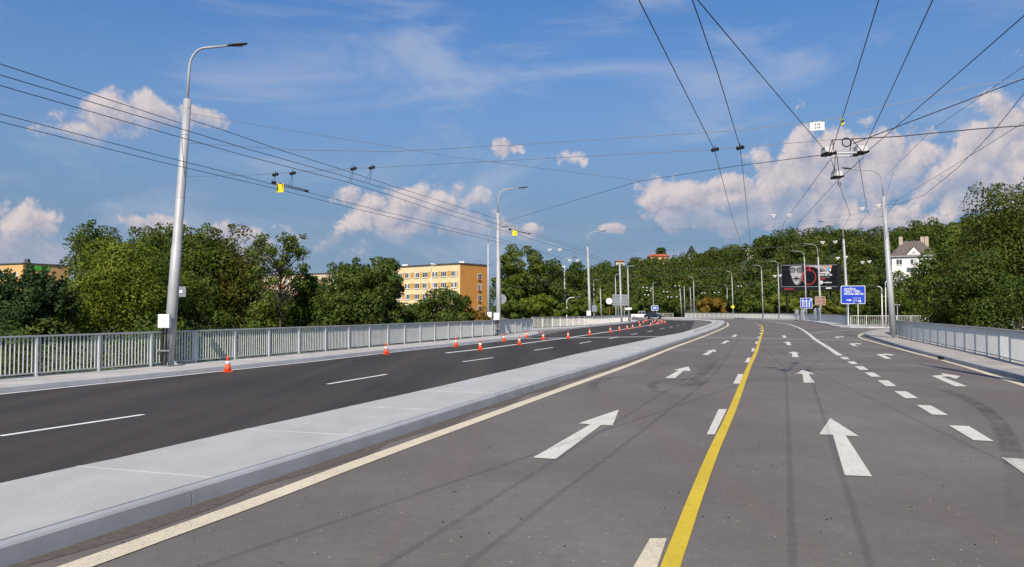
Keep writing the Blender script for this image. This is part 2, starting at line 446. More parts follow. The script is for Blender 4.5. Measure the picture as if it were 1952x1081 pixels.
# main lines in plan
dirn = Vector((math.sin(RD), math.cos(RD)))
RAILL = [Vector(p) for p in ((-26.0, -12.0), (-18.6, 7.0), (-13.4, 20.6), (-11.94, 24.4), (-8.2, 34.85), (-5.1, 44.5), (-2.05, 53.6), (0.25, 61.5), (1.72, 68.0))]
RAILR = [Vector(p) for p in ((4.4, -10.0), (9.7, 5.0), (17.07, 26.4), (18.5, 30.1), (21.05, 37.6), (24.95, 49.5), (27.2, 55.6), (29.4, 61.0), (31.0, 64.6))]
LEDGE = gp([(0, 752), (164, 734.8), (320, 718.7), (600, 689), (702, 677), (805, 665.6), (866, 659.5), (911, 655), (973, 648), (1001, 645.5)])
LEDGE = [LEDGE[0] - Vector((.36, .93)) * 30, LEDGE[0] - Vector((.355, .935)) * 12] + LEDGE
MEDR = gp([(9, 1082.5), (298, 986.5), (450, 936.5), (604, 885), (706, 850.5), (885, 789.5), (950, 768), (1000, 751), (1102, 718), (1205, 686), (1287, 657), (1328, 643), (1352, 633), (1369, 626), (1379, 619.5), (1381, 615), (1373, 612), (1330, 609.6), (1270, 608)])
MEDR = [MEDR[0] - dirn * 26, MEDR[0] - dirn * 10] + MEDR
MEDL = gp([(0, 920), (184, 881), (450, 821), (578, 793.5), (706, 765), (821, 739.7), (950, 710), (1000, 699), (1102, 674), (1205, 653), (1266, 640), (1307, 632), (1348, 619.5), (1357, 614.6), (1348, 612), (1320, 610), (1265, 608.4)], .18)
MEDL = [MEDL[0] - dirn * 28, MEDL[0] - dirn * 12] + MEDL
KERBR = gp([(1952, 727), (1864, 704.5), (1800, 687), (1720, 664.5), (1664, 646.5)])
KERBR = [KERBR[0] - Vector((.32, .947)) * 33, KERBR[0] - Vector((.32, .947)) * 14] + KERBR
KNOSE = gp([(1651, 641.5), (1648.5, 638.4), (1653, 634.8), (1668, 631.6), (1690, 629.6), (1720, 628.6)])
FARR = gp([(1306, 605), (1398, 606.4), (1486, 608.4), (1530, 610.0), (1564, 612), (1594, 615.8), (1616.7, 620)], .15)

# carriageways
road = [(-27, -14), *[(p.x - .4, p.y) for p in RAILL[1:]], (-16, 70), (-16, 84), (1.5, 81.5), (10, 102), (19, 131), (8, 148), (-70, 172), (-70, 222), (30, 219), (47, 211),
        *[(p.x + 1.2, p.y) for p in FARR[1:]], (43.5, 90.5), (90, 84), (90, 62), (33, 62), (31.4, 64.8), *[(p.x + .4, p.y) for p in RAILR[::-1][1:]]]
mb = MB(); mb.prism(road, -.30, 0.0)
ROAD = struct(mb.build('road', 'asphalt'))
mb = MB(); mb.prism([(p[0] * .995, p[1]) for p in road[:9]] + [(p.x + .2, p.y) for p in RAILR[::-1]], -1.5, -.304)
DECK = tag(mb.build('bridge_deck', 'concrete'), 'grey concrete bridge deck carrying the two carriageways', 'bridge')

def ribbon(name, pts, w, z, mat, parent=ROAD, taper=False, edge=False, step=.8):
    q = spline(pts, step) if len(pts) > 2 else [Vector(p[:2]) for p in pts]
    if edge:                                  # five lines across so the mark fades out at both edges
        cols = [side(q, w * k) for k in (-.5, -.28, 0, .28, .5)]; n = len(q)
        mb = MB()
        for c in cols: mb.v += [(p.x, p.y, z) for p in c]
        for k in range(4):
            for i in range(n - 1): mb.f.append(((k + 1) * n + i, (k + 1) * n + i + 1, k * n + i + 1, k * n + i))
        o = mb.build(name, mat, parent)
        a = o.data.attributes.new('edge', 'FLOAT', 'POINT')
        vals = []
        for k in range(5):
            for i in range(n):
                vals.append((0, .85, .6, .85, 0)[k] * min(1, 3.0 * min(i, n - 1 - i) / n + .05))
        a.data.foreach_set('value', vals); return o
    mb = MB().strip(side(q, -w / 2), side(q, w / 2), z); return mb.build(name, mat, parent)
def sheet(name, pxs, z, mat, parent=ROAD):
    P = [G(x, y, z) for x, y in pxs]; n = len(P)
    ar = sum(P[i].x * P[(i + 1) % n].y - P[(i + 1) % n].x * P[i].y for i in range(n))
    if ar < 0: P = P[::-1]
    return MB().add(P, [tuple(range(n))]).build(name, mat, parent)

# the newer dark surface of the left carriageway, an overlay a few millimetres up
mb = MB(); a = spline(LEDGE, 2.0); a = side(a, -.6); b_ = spline(MEDL[:14], 2.0); b_ = side(b_, .25)
n = min(len(a), len(b_))
def at_len(l, k, n): return l[min(len(l) - 1, int(k * (len(l) - 1) / (n - 1)))]
lt = [(p.x, p.y) for p in a] + [G(1030, 640).xy[:], G(1100, 626).xy[:], G(1205, 614.5).xy[:], G(1225, 611).xy[:], G(1262, 610.2).xy[:], G(1325, 611).xy[:]] + [(p.x, p.y) for p in b_[::-1]]
mb.prism(lt, -.01, .004)
mb.build('dark_asphalt', 'asphalt_dark', ROAD)
# strip of swept dirt beside the steel kerb
q = spline(MEDR[:14], 1.0)
MB().strip(side(q, -.05), [p + (e - p).normalized() * (.22 + .07 * math.sin(i * 1.9) + .05 * math.sin(i * 4.3)) for i, (p, e) in enumerate(zip(q, side(q, 1)))], .004).build('dirt_strip', 'dirt_strip', ROAD)

# --- painted markings
WZ = .009
ribbon('edge_line', gp([(60, 1112), (147, 1081), (300, 1025.5), (500, 953), (706, 875), (950, 786.5), (1000, 768), (1102, 731), (1205, 694), (1287, 661.5), (1348, 639), (1379, 625.6), (1388, 619.5), (1386, 615.3)]), .25, WZ, 'paint_cream')
ribbon('yellow_line', gp([(1262, 1130), (1278, 1081), (1295, 1036), (1322, 960), (1361, 860), (1398, 777), (1427.7, 700), (1441.5, 670.7), (1447.6, 650.7), (1453, 635), (1453.8, 627.6), (1451.5, 621.5), (1447.6, 618.4)]), .145, WZ + .004, 'paint_yellow')
ribbon('edge_line', LEDGE[1:], .13, WZ, 'paint_fresh')
ribbon('edge_line', gp([(850, 673.2), (916, 665.8), (986.5, 656.6), (1065, 646.3), (1090, 643), (1161, 632.3), (1210, 624.5), (1237.5, 620), (1264, 615.4)]), .22, WZ, 'paint_fresh')
ribbon('edge_line', gp([(1601, 678), (1574, 660), (1553.7, 647), (1541, 636.5), (1527.5, 627.5), (1515, 622), (1500, 617.6), (1478, 614.2), (1455, 611.8)]), .25, WZ, 'paint_white')
ribbon('edge_line', gp([(1541, 636), (1565, 633.5), (1600, 630.6), (1640, 629.0), (1680, 627.8)]), .16, WZ + .003, 'paint_white')
ribbon('edge_line', gp([(2010, 752), (1952, 734.8), (1864, 706.8), (1800, 687.8), (1720, 667), (1653, 648.3), (1641, 644.4), (1637.5, 641), (1642, 637.2), (1657, 632.8), (1675, 630.6)]), .22, WZ, 'paint_cream', step=.5)
ribbon('edge_line', gp([(1305, 608.3), (1398, 608.6), (1460, 610.3), (1520, 613.2)]), .25, WZ, 'paint_white')
for pr in [((0, 832), (273, 791)), ((624, 732.8), (737, 714)), ((882, 690), (940, 682)), ((1018.5, 668), (1054, 662.7)), ((1105, 655), (1127, 650.8)), ((1161, 646), (1179, 642.6)), ((1203, 638), (1215, 635.7)),
           ((1234, 632.6), (1244, 630.6)), ((1258, 627.4), (1266, 626)), ((1277, 624.2), (1282, 623)), ((1290, 621.6), (1294, 620.6)), ((1302, 618.4), (1305, 617.6)), ((-480, 905), (-345, 884))]:
    ribbon('lane_dash', gp(pr), .125, WZ, 'paint_fresh')
for (b0, b1, y0), (t0, t1, y1) in [((1205, 1251, 1085), (1239, 1271, 1026)), ((1347, 1362.4, 828), (1370, 1385.5, 780)), ((1397.5, 1411, 731.3), (1407, 1416.7, 713)), ((1420, 1427.8, 691), (1424.6, 1431.5, 681.7)),
        ((1432, 1437.8, 670), (1433.8, 1439, 663.8)), ((1439, 1443.8, 655.3), (1440.6, 1444.8, 651)), ((1444, 1447.6, 644.4), (1444.6, 1448, 641.8)), ((1448, 1451, 637), (1448, 1451, 634.8)), ((1449.6, 1452, 631.2), (1449.6, 1452, 629.4)), ((1448.6, 1451, 626.6), (1448, 1450.5, 625.2)), ((1445.6, 1448, 620.8), (1445, 1447, 620)), ((1440, 1443, 617.4), (1439, 1442, 616.7))]:
    sheet('lane_dash', [(b0, y0), (b1, y0), (t1, y1), (t0, y1)], WZ, 'paint_white' if y0 < 1000 else 'paint_cream')
for q4 in [[(1909, 872), (1962, 875), (2040, 921), (1972, 917)], [(1808.8, 810.7), (1846.5, 812), (1894.6, 841), (1856, 839)], [(1746.6, 771.7), (1775, 773), (1808, 791.4), (1777, 790)], [(1704, 745.3), (1728, 746), (1750, 759), (1726, 759)], [(1672, 725), (1693, 725.2), (1709, 736), (1689, 736)],
           [(1648, 710), (1665, 710), (1678.7, 718.2), (1661.5, 718.2)], [(1629, 698.2), (1645, 698.2), (1656, 705.2), (1639, 705.2)], [(1614, 688.6), (1628, 688.6), (1636, 694), (1623, 694)], [(1601, 680.7), (1614, 680.7), (1620.5, 685), (1607.5, 685)]]:
    sheet('lane_dash', q4, WZ, 'paint_white')
for ar in [[(1582.6, 796.8), (1637, 831.4), (1612, 830), (1662.5, 908), (1610, 905.7), (1587.8, 828.8), (1561.6, 828)],
           [(1531, 704.4), (1552.7, 713.3), (1541.6, 713.3), (1553.7, 729.5), (1532, 729.5), (1530, 713), (1516, 712.8)],
           [(1513, 670), (1524.5, 673.6), (1519, 673.7), (1523, 680.7), (1510.3, 680.7), (1509.9, 673.7), (1501.4, 673.4)],
           [(1500.6, 651), (1510, 653.6), (1506, 653.8), (1508.8, 658), (1499.6, 658), (1499, 653.8), (1492.6, 653.5)],
           [(1493.7, 638.9), (1500, 641), (1497.5, 641.1), (1500.3, 644), (1492.4, 644), (1492.8, 641.1), (1488.3, 640.8)],
           [(1179.8, 780.7), (1168, 811), (1146, 810), (1059.4, 875), (1016, 872), (1125.5, 808.9), (1102.4, 807)],
           [(1312.5, 698.4), (1316.6, 707), (1303, 706.6), (1286.5, 721), (1267.4, 720.5), (1294, 705.7), (1283.8, 705.5)],
           [(1361.7, 666), (1366.4, 670.7), (1358.6, 670.4), (1349.4, 676.8), (1338.5, 676.4), (1351.4, 669.9), (1344.9, 669.4)],
           [(1388, 649), (1391.8, 652), (1387, 651.7), (1381.6, 655.2), (1373.4, 654.8), (1381, 651.3), (1377.7, 650.9)],
           [(1403, 637.3), (1406.4, 639.6), (1403, 639.6), (1401.5, 642.2), (1393, 642.2), (1399, 639.3), (1396, 639)],
           [(1820.6, 736.3), (1775.9, 716.3), (1793, 714.9), (1799, 714.6), (1791.5, 711), (1831, 717), (1822, 722.2), (1809, 717.7), (1795, 718.2), (1843.8, 736.3)],
           [(1688, 684), (1670.4, 675.5), (1680, 674.9), (1688, 674.9), (1684, 673.4), (1704.7, 676.3), (1699, 678.2), (1692, 676.6), (1684, 677), (1700, 684)],
           [(1626.7, 659.6), (1618, 655), (1624, 654.6), (1631.5, 654.6), (1630.5, 653.8), (1643.6, 655.3), (1639.7, 656.8), (1634, 655.8), (1627.5, 656), (1636, 659.6)],
           [(1595, 644.6), (1590.5, 642.1), (1595, 641.7), (1600.5, 641.8), (1599.8, 641.1), (1609, 642.2), (1607, 643.4), (1602, 642.6), (1597, 642.8), (1601.5, 644.6)]]:
    sheet('lane_arrow', ar, WZ, 'paint_white')
# bridge expansion joints
sheet('expansion_joint', [(1333, 643.4), (1400, 644.2), (1500, 645.8), (1650, 648.0), (1650, 649.6), (1500, 647.2), (1400, 645.4), (1332, 644.6)], .006, 'joint_grey')
sheet('expansion_joint', [(1003, 644.6), (1080, 643.2), (1262, 640.6), (1260, 642.2), (1080, 645.0), (1003, 646.4)], .006, 'joint_grey')
# tyre marks, and short spots painted as shadows of overhead wire fittings
for k, (pts, w, mt) in enumerate([
        ([(1143, 752.7), (1131, 741), (1133, 731), (1153, 723), (1205, 717), (1256, 717.4), (1320, 720), (1389, 723)], .30, 'rubber_and_shadow'),
        ([(1293, 760), (1266, 751.6), (1244, 739), (1246, 731), (1266, 726), (1328, 723), (1400, 722), (1460, 722.5)], .30, 'rubber_and_shadow'),
        ([(1139, 746.5), (1205, 727), (1246, 704.5), (1287, 682)], .30, 'rubber_faint'), ([(1262, 752), (1307, 735), (1332, 719), (1358.6, 694), (1369, 682)], .36, 'rubber_and_shadow'),
        ([(1300, 739), (1322, 736), (1345, 726)], .4, 'rubber_and_shadow'), ([(1240, 709), (1320, 712), (1400, 713), (1500, 712)], .22, 'rubber_faint'),
        ([(1560, 721), (1620, 724), (1682.5, 731), (1772, 739.7), (1823.4, 752.5), (1867, 774), (1900, 802.5), (1918, 833), (1931, 864), (1946, 930), (1955, 1010)], .34, 'rubber_and_shadow'),
        ([(1440, 712), (1520, 713), (1605, 715), (1733, 724), (1836, 736), (1990, 753)], .20, 'rubber_faint'), ([(1420, 722), (1520, 722.5), (1631, 725), (1740, 731), (1860, 742), (1990, 763)], .20, 'rubber_faint'),
        
        
       
        ([(1565, 680), (1585, 680.6), (1605, 681)], .35, 'rubber_faint'), ([(1030, 820), (1046, 820), (1062, 822)], .2, 'rubber_and_shadow'), ([(1120, 823), (1132, 825), (1146, 825)], .16, 'rubber_and_shadow'), ([(1085, 859), (1110, 861), (1142, 864)], .12, 'rubber_and_shadow'),  # most short spots from here on are painted shadows of wire hardware
        ([(1396, 837), (1412, 838.6), (1432, 838.5)], .2, 'rubber_and_shadow'), ([(1490, 840), (1512, 842), (1530, 844)], .22, 'rubber_and_shadow'), ([(1545, 853), (1556, 854), (1570, 854)], .3, 'rubber_and_shadow'), ([(1480, 830), (1500, 832), (1515, 833)], .2, 'rubber_faint')]):
    ribbon('tyre_and_shadow_mark', gp(pts), w, .0135 + .0004 * (k % 12), mt, edge=True, step=.35)
# scattered grit and litter
rg = random.Random(5); mb = MB()
for k in range(260):
    x, y = rg.uniform(300, 1900), 700 + 380 * rg.random() ** .8
    p = G(x, y, 0); s_ = rg.uniform(.003, .007)
    mb.box((p.x, p.y, s_ * .3), s_ * 2, s_, s_ * .6, Matrix.Rotation(rg.uniform(0, 3), 3, 'Z'))
stuff(mb.build('grit', 'rubbish', ROAD))
mb = MB()
for k in range(110):
    x, y = rg.uniform(200, 1940), 690 + 390 * rg.random()
    p = G(x, y, 0); s_ = rg.uniform(.004, .010)
    mb.box((p.x, p.y, .004), s_ * 1.8, s_, .006, Matrix.Rotation(rg.uniform(0, 3), 3, 'Z'))
stuff(mb.build('leaf_litter', 'black', ROAD))

# --- central strip: steel kerb pieces and tread plates
MED = bpy.data.objects.new('central_strip', None); COL.objects.link(MED); struct(MED)
def frames(pts):
    out = []
    for i, p in enumerate(pts):
        e = (pts[min(i + 1, len(pts) - 1)] - pts[max(i - 1, 0)]).normalized(); out.append((p, Vector((e.y, -e.x))))
    return out
def kerb_run(pts, prof, mat, parent, every, gap=.014, name='kerb_stone'):
    """prof: (offset to the right of the line, height) section, swept along the line in separate pieces"""
    fr = frames(pts); k = len(prof); i = 0
    while i < len(fr) - 1:
        seg = fr[i:i + every + 1]
        mb = MB()
        for j, (p, nrm) in enumerate(seg):
            if j == 0: p = p + (seg[1][0] - p).normalized() * gap
            for o_, z in prof: q = p + nrm * o_; mb.v.append((q.x, q.y, z))
        for j in range(len(seg) - 1):
            for a in range(k): mb.f.append((j * k + a, j * k + (a + 1) % k, (j + 1) * k + (a + 1) % k, (j + 1) * k + a))
        mb.f += [tuple(range(k - 1, -1, -1)), tuple((len(seg) - 1) * k + a for a in range(k))]
        mb.build(name, mat, parent); i += every
mr = spline(MEDR, 1.0); ml = spline(MEDL, 1.0)
straight_end = 66.0
k0 = min(range(len(mr)), key=lambda i: (mr[i] - G(298, 987).xy).length) % 6
mr = mr[k0:]; mrA = [p for p in mr if p.y < straight_end]; mrB = [p for p in mr if p.y >= straight_end - 1.0]
kerb_run(mrA, [(0, 0.0), (-.012, .15), (-.03, .172), (-.06, .18), (-.115, .18), (-.115, 0)], 'kerb_steel', MED, 6)
kerb_run(mrB, [(0, 0.0), (-.02, .15), (-.05, .17), (-.26, .17), (-.26, 0)], 'kerb_grey', MED, 4)
mlA = [p for p in ml if p.y < straight_end]
# tread plates, three metres each, bright seams between
def near(pts, p): return min(pts, key=lambda q: (q - p).length)
c0 = resample([p for p in mrA], .5)
K = 6; s0 = min(range(len(c0)), key=lambda i: (c0[i] - G(404, 908, .18).xy).length); idx = list(range(s0 % K, len(c0) - 1, K))
mlf = resample(spline(MEDL, .5), .25)
lpos = []
for i in range(len(c0)):
    p = c0[i]; e = (c0[min(i + 1, len(c0) - 1)] - c0[max(i - 1, 0)]).normalized()
    l = min(mlf, key=lambda q: abs((q - p).dot(e)) + (0 if (q - p).length < 4 else 9))
    nr = Vector((e.y, -e.x)); lpos.append((p - nr * .155, p - nr * max(.8, (p - l).dot(nr))))
for a, b2 in zip(idx, idx[1:] + [len(c0) - 1]):
    if b2 - a < 2: continue
    R_ = [lpos[i][0] for i in range(a, b2 + 1)]; L_ = [lpos[i][1] for i in range(a, b2 + 1)]
    d = (R_[1] - R_[0]).normalized() * .012
    R_[0] = R_[0] + d; L_[0] = L_[0] + d
    zz = .176 + rg.uniform(-.003, .003)
    pl = MB().prism([tuple(p) for p in R_] + [tuple(p) for p in L_[::-1]], .02, zz).build('tread_plate', 'tread_plate', MED)
    MB().prism([tuple(R_[-1] - d * 1.4), tuple(L_[-1] - d * 1.4), tuple(L_[-1] - d * .3), tuple(R_[-1] - d * .3)], zz + .0005, zz + .005).build('weld_bead', 'seam', pl)
MB().prism([tuple(p[0]) for p in lpos] + [tuple(p[1]) for p in lpos[::-1]], .0, .016).build('bedding', 'kerb_dark', MED)
# far end of the strip: concrete kerbs round a paved core with a slot
farR = [p for p in mr if p.y >= straight_end - .5]; farL = [p for p in ml if p.y >= straight_end - .5]
m_ = min(len(farR), len(farL)); fr_ = [at_len(farR, i, m_) for i in range(m_)]; fl_ = [at_len(farL, i, m_) for i in range(m_)]
MB().prism([tuple(a + (b - a) * .10) for a, b in zip(fr_, fl_)] + [tuple(a + (b - a) * .55) for a, b in zip(fr_, fl_)][::-1], .0, .16).build('paving', 'concrete', MED)
MB().prism([tuple(a + (b - a) * .60) for a, b in zip(fr_, fl_)] + [tuple(b) for b in fl_][::-1], .0, .19).build('paving', 'concrete', MED)
MB().prism([tuple(a + (b - a) * .55) for a, b in zip(fr_, fl_)] + [tuple(a + (b - a) * .60) for a, b in zip(fr_, fl_)][::-1], .0, .05).build('slot', 'kerb_dark', MED)

# --- pavements
def pavement(name, kerb, back, mat, kmat, ktop=.15, every=2, step=1.0, kw=.2, sgn=1):
    root = bpy.data.objects.new(name, None); COL.objects.link(root); struct(root)
    k = spline(kerb, step)
    kerb_run(k, [(0, 0.0), (-.015 * sgn, ktop - .015), (-.03 * sgn, ktop), (-kw * sgn, ktop), (-kw * sgn, 0)], kmat, root, every)
    inner = side(k, -(kw + .006) * sgn)
    MB().prism([tuple(p) for p in inner] + [tuple(p) for p in back[::-1]], .005, ktop - .004).build('paving', mat, root)
    return root
kl = side(spline(LEDGE, 1.0), -.12)
nose_l = gp([(1020, 641.0), (1034, 636.2), (1030, 632.6)])
PAVL = pavement('pavement_left', kl + nose_l, side(spline(RAILL, 1.0), -.35)[:] + [Vector((2.6, 69.0))], 'concrete', 'kerb_grey', .15, 3, 1.0, .16, -1 * -1)
kr = KERBR + KNOSE
PAVR = pavement('pavement_right', kr[:-1], side(spline(RAILR, 1.0), .35) + [Vector((36, 66))], 'concrete_brown', 'kerb_dark', .15, 3, 1.0, .16, -1)
# drain outlets in the kerbs
p = G(1801, 682, .08); MB().box((p.x - .05, p.y, .075), .3, .5, .12, Matrix.Rotation(-RD, 3, 'Z')).build('drain_outlet', 'black', PAVR)
for k in range(5):
    p = G(720 + k * 2.6, 671.2 - k * .3, .06); MB().box((p.x, p.y, .07), .06, .05, .1, Matrix.Rotation(-RD, 3, 'Z')).build('drain_slot', 'black', PAVL)
# far kerbs and pavement
f2 = spline(FARR, 2.0)
root = bpy.data.objects.new('pavement_far', None); COL.objects.link(root); struct(root)
fk = spline(gp([(1230, 607.6), (1306, 606.8), (1398, 607.6), (1460, 609.4), (1529, 612), (1570, 618), (1592, 623.6), (1640, 625.4), (1720, 626)]), 2.0)
kerb_run(fk, [(0, 0), (-.02, .13), (-.04, .15), (-.22, .15), (-.22, 0)], 'kerb_grey', root, 2)
MB().prism([tuple(p) for p in side(fk, -.22)] + [(60, 88), (43, 91)] + [(p.x + 1.1, p.y) for p in FARR[::-1]] + [(46, 211), (30, 216)], .004, .146).build('paving', 'concrete', root)
root = bpy.data.objects.new('pavement_side', None); COL.objects.link(root); struct(root)
LR2 = gp([(1014, 625.4), (1055.4, 624), (1090, 622.3), (1128, 620), (1165, 616.4), (1203, 612.4)], .15)
sk = spline(gp([(1002, 631.5), (1045, 629.8), (1100, 626.6), (1150, 621.4), (1205, 615.6), (1216, 612.4), (1205, 610.6)]), 2.0)
kerb_run(sk, [(0, 0), (-.02, .13), (-.04, .15), (-.2, .15), (-.2, 0)], 'kerb_grey', root, 2)
MB().prism([tuple(p) for p in side(sk, -.2)[:-2]] + [(p.x - .6, p.y + .8) for p in LR2[::-1]], .004, .146).build('paving', 'concrete', root)

# ================================================================== railings
BAL = {}
def axes(e): return Matrix(((e.x, -e.y, 0), (e.y, e.x, 0), (0, 0, 1)))      # columns: along, across, up
def bal_mesh(key, w, d, h, mat):
    if key not in BAL:
        o = MB().box((0, 0, h / 2), w, d, h).build('tmp', mat); BAL[key] = o.data; bpy.data.objects.remove(o)
    return BAL[key]
def railing(name, posts, label, h=1.12, z0=.15, rail='galv_post', bar='galv_rail', single=(0, 0), pitch=.125, bw=.018, bd=.042, cat='railing'):
    """posts: plan points; bays numbered single[0]..single[1] get their balusters one by one"""
    root = thing(name, (posts[0].x, posts[0].y, z0), label, cat)
    mbs = MB(); bz0, bz1 = z0 + .11, z0 + h - .045
    for i, p in enumerate(posts):
        e = (posts[min(i + 1, len(posts) - 1)] - posts[max(i - 1, 0)]).normalized(); R = axes(e)
        MB().box((p.x, p.y, z0 + (h - .04) / 2), .06, .09, h - .042, R).build('post', bar, root)
    for i, (a, b) in enumerate(zip(posts, posts[1:])):
        e = (b - a).normalized(); R = axes(e); L = (b - a).length; c = (a + b) / 2
        MB().box((c.x, c.y, z0 + h - .02), L - .004, .11, .045, R).build('top_rail', rail, root)
        MB().box((c.x, c.y, z0 + .095), L - .06, .06, .035, R).build('bottom_rail', rail, root)
        n = max(2, int(round(L / pitch)))
        for k in range(1, n):
            q = a + (b - a) * (k / n)
            if single[0] <= i < single[1]:
                o = bpy.data.objects.new('baluster', bal_mesh((bar, round(bz1 - bz0, 3), bd), bw, bd, bz1 - bz0 - .004, bar))
                COL.objects.link(o); o.parent = root; o.location = Vector((q.x, q.y, bz0 + .003)) - root.location; o.rotation_euler = (0, 0, math.atan2(e.y, e.x))
            else: mbs.box((q.x, q.y, (bz0 + bz1) / 2), bw, bd, bz1 - bz0 - .004, R)
    if mbs.v: stuff(mbs.build('baluster_rows', bar, root))
    return root
rl = resample(spline(RAILL, .25), 2.0)
i0 = min(range(len(rl)), key=lambda i: (rl[i] - Vector((-13.4, 20.7))).length)
railing('railing', rl[max(0, i0 - 4):], 'long grey vertical-bar railing along the left pavement behind the tall near mast', single=(2, 21))
rr = resample(spline(RAILR, .25), 2.0)
j0 = min(range(len(rr)), key=lambda i: abs(rr[i].y - 27.5))
railing('railing', rr[max(0, j0 - 6):], 'grey vertical-bar railing along the right pavement running to the right frame edge', single=(4, 12), bw=.022, bd=.030)
railing('railing', resample(spline(LR2, .25), 2.0), 'pale railing on the far side of the left side-street opening, behind the row of cones', bar='white_rail', pitch=.25, single=(0, 12))
railing('railing', resample(spline(FARR[::-1], .5), 2.0), 'bluish grey railing curving round the outer edge of the far bend', h=1.2, pitch=.14)
ff = [G(1622, 620.8, .15).xy, G(1680, 621.3, .15).xy, Vector((52, 92.5)), Vector((66, 95))]
railing('railing', resample(ff, 1.7), 'cream-white open railing beyond the right side street, left of the right mast', h=1.2, rail='white_rail', bar='white_rail', pitch=.2, single=(0, 3))
railing('railing', [G(1245, 606.2, .05).xy, G(1264, 606.4, .05).xy, G(1283, 606.6, .05).xy], 'low white fence at the far junction behind the parked cars', h=1.3, z0=.0, rail='white_rail', bar='white_rail', pitch=.3)

# ================================================================== masts and lamps
def lamp_head(tip, d, root, s=1.0):
    """flat LED head whose arm ends at tip, pointing along d (horizontal)"""
    d = Vector((d.x, d.y, 0)).normalized(); e = Vector((-d.y, d.x, 0)); u = Vector((0, 0, 1))
    sec = [(-.06, .035, .04), (.05, .07, .06), (.22, .125, .062), (.42, .13, .055), (.55, .10, .042), (.63, .03, .03)]
    mb = MB(); n = 10
    for t_, hw, hh in sec:
        for k in range(n):
            w = 2 * math.pi * k / n; z = math.sin(w); z = z if z > 0 else z * .55
            mb.v.append(tip + (d * t_ + e * hw * math.cos(w) + u * (hh * z + t_ * .12)) * s)
    for i in range(len(sec) - 1):
        for k in range(n): mb.f.append((i * n + k, i * n + (k + 1) % n, (i + 1) * n + (k + 1) % n, (i + 1) * n + k))
    mb.f += [tuple(range(n - 1, -1, -1)), tuple((len(sec) - 1) * n + k for k in range(n))]
    h = mb.build('lamp_head', 'dark_metal', root, smooth=True)
    c = tip + (d * .36 + u * (-.0)) * s
    MB().add([c + (d * .13 * math.cos(w) + e * .085 * math.sin(w) - u * .004 + u * .12 * .13 * math.cos(w)) * s for w in [2 * math.pi * k / 12 for k in range(12)]], [tuple(range(11, -1, -1))]).build('lens', 'lamp_glass', h)
def mast(base, top, r0, label, lamp=None, box=True, rings=(.0, .36, .72), cat='mast', name='lamp_mast', mat='galv', detail=True, arm_r=.045):
    """base and top are places; lamp = (elbow height above the top, arm end point)"""
    base, top = Vector(base), Vector(top); root = thing(name, base, label, cat)
    ax = top - base
    pts, rad = [], []
    steps = [(0, r0), (.44, r0 * .94), (.442, r0 * .86), (.74, r0 * .82), (.742, r0 * .78), (1.0, r0 * .74)] if detail else [(0, r0), (1, r0 * .7)]
    for q, r in steps: pts.append(base + ax * q); rad.append(r)
    MB().tube(pts, rad, 18 if detail else 10).build('shaft', mat, root, smooth=True)
    if detail:
        for q in (.20, .225, .62, .86, .965):
            c = base + ax * q; rr_ = r0 * (1.0 - .27 * q) * 1.02
            MB().tube([c, c + ax.normalized() * .035], rr_, 18).build('band', 'galv_post', root, smooth=True)
        MB().box(base + Vector((0, 0, .012)), r0 * 4.2, r0 * 4.2, .024, axes(dirn)).build('base_plate', 'galv_dark', root)
        for k in range(4):
            w = RD + math.pi / 2 * k; c = base + Vector((math.cos(w), math.sin(w), 0)) * r0 * 1.25 + Vector((0, 0, .11))
            MB().add([c + Vector((math.cos(w) * a, math.sin(w) * a, z)) + Vector((-math.sin(w), math.cos(w), 0)) * s_ for s_ in (-.008, .008) for a, z in ((-.09, -.085), (.09, -.085), (-.09, .13))], [(2, 1, 0), (3, 4, 5), (0, 1, 4, 3), (1, 2, 5, 4), (2, 0, 3, 5)]).build('gusset', 'galv', root)
    if lamp is not None:
        end, rise = lamp; d = Vector((end.x - top.x, end.y - top.y, 0)); L = d.length; d.normalize()
        z0, z1 = top.z, end.z
        pa = [top - ax.normalized() * .3, top + Vector((0, 0, (z1 - z0) * .55)) + d * L * .03]
        for k in range(1, 7):
            w = math.pi / 2 * k / 6 * .88
            pa.append(top + Vector((0, 0, (z1 - z0) * (.55 + .40 * math.sin(w)))) + d * L * (.03 + .40 * (1 - math.cos(w))))
        pa.append(end)
        MB().tube(pa, [arm_r * 1.1] * 2 + [arm_r * .9] * (len(pa) - 2), 8).build('lamp_arm', 'galv', root, smooth=True)
        lamp_head(end, d, root, 1.0 if r0 > .1 else 1.15)
    return root
def switch_box(root, c, right, mat='white_box', s=1.0):
    """cabinet with conduits down to the foot of its mast"""
    n_ = Vector((right.y, -right.x, 0)); R = Matrix(((right.x, -n_.x, 0), (right.y, -n_.y, 0), (0, 0, 1)))
    b_ = MB().box(c, .36 * s, .18 * s, .44 * s, R).build('cabinet', mat, root)
    MB().box(c + n_ * .095 * s, .31 * s, .012, .39 * s, R).build('cabinet_door', mat, b_)
    MB().box(c + n_ * .103 * s, .012, .012, .05 * s, R).build('lock', 'black', b_)
    for k in (-.05, .07):
        p = c + right * k * s; zb = root.location.z
        MB().tube([p - Vector((0, 0, .22 * s)), Vector((p.x, p.y, zb + .3)), Vector((p.x, p.y, zb + .02)) + n_ * .05], .028 * s, 8).build('conduit', 'black', root)
    MB().box(Vector((c.x, c.y, root.location.z + .50)), .42 * s, .10, .05, R).build('bracket', 'galv_dark', root)

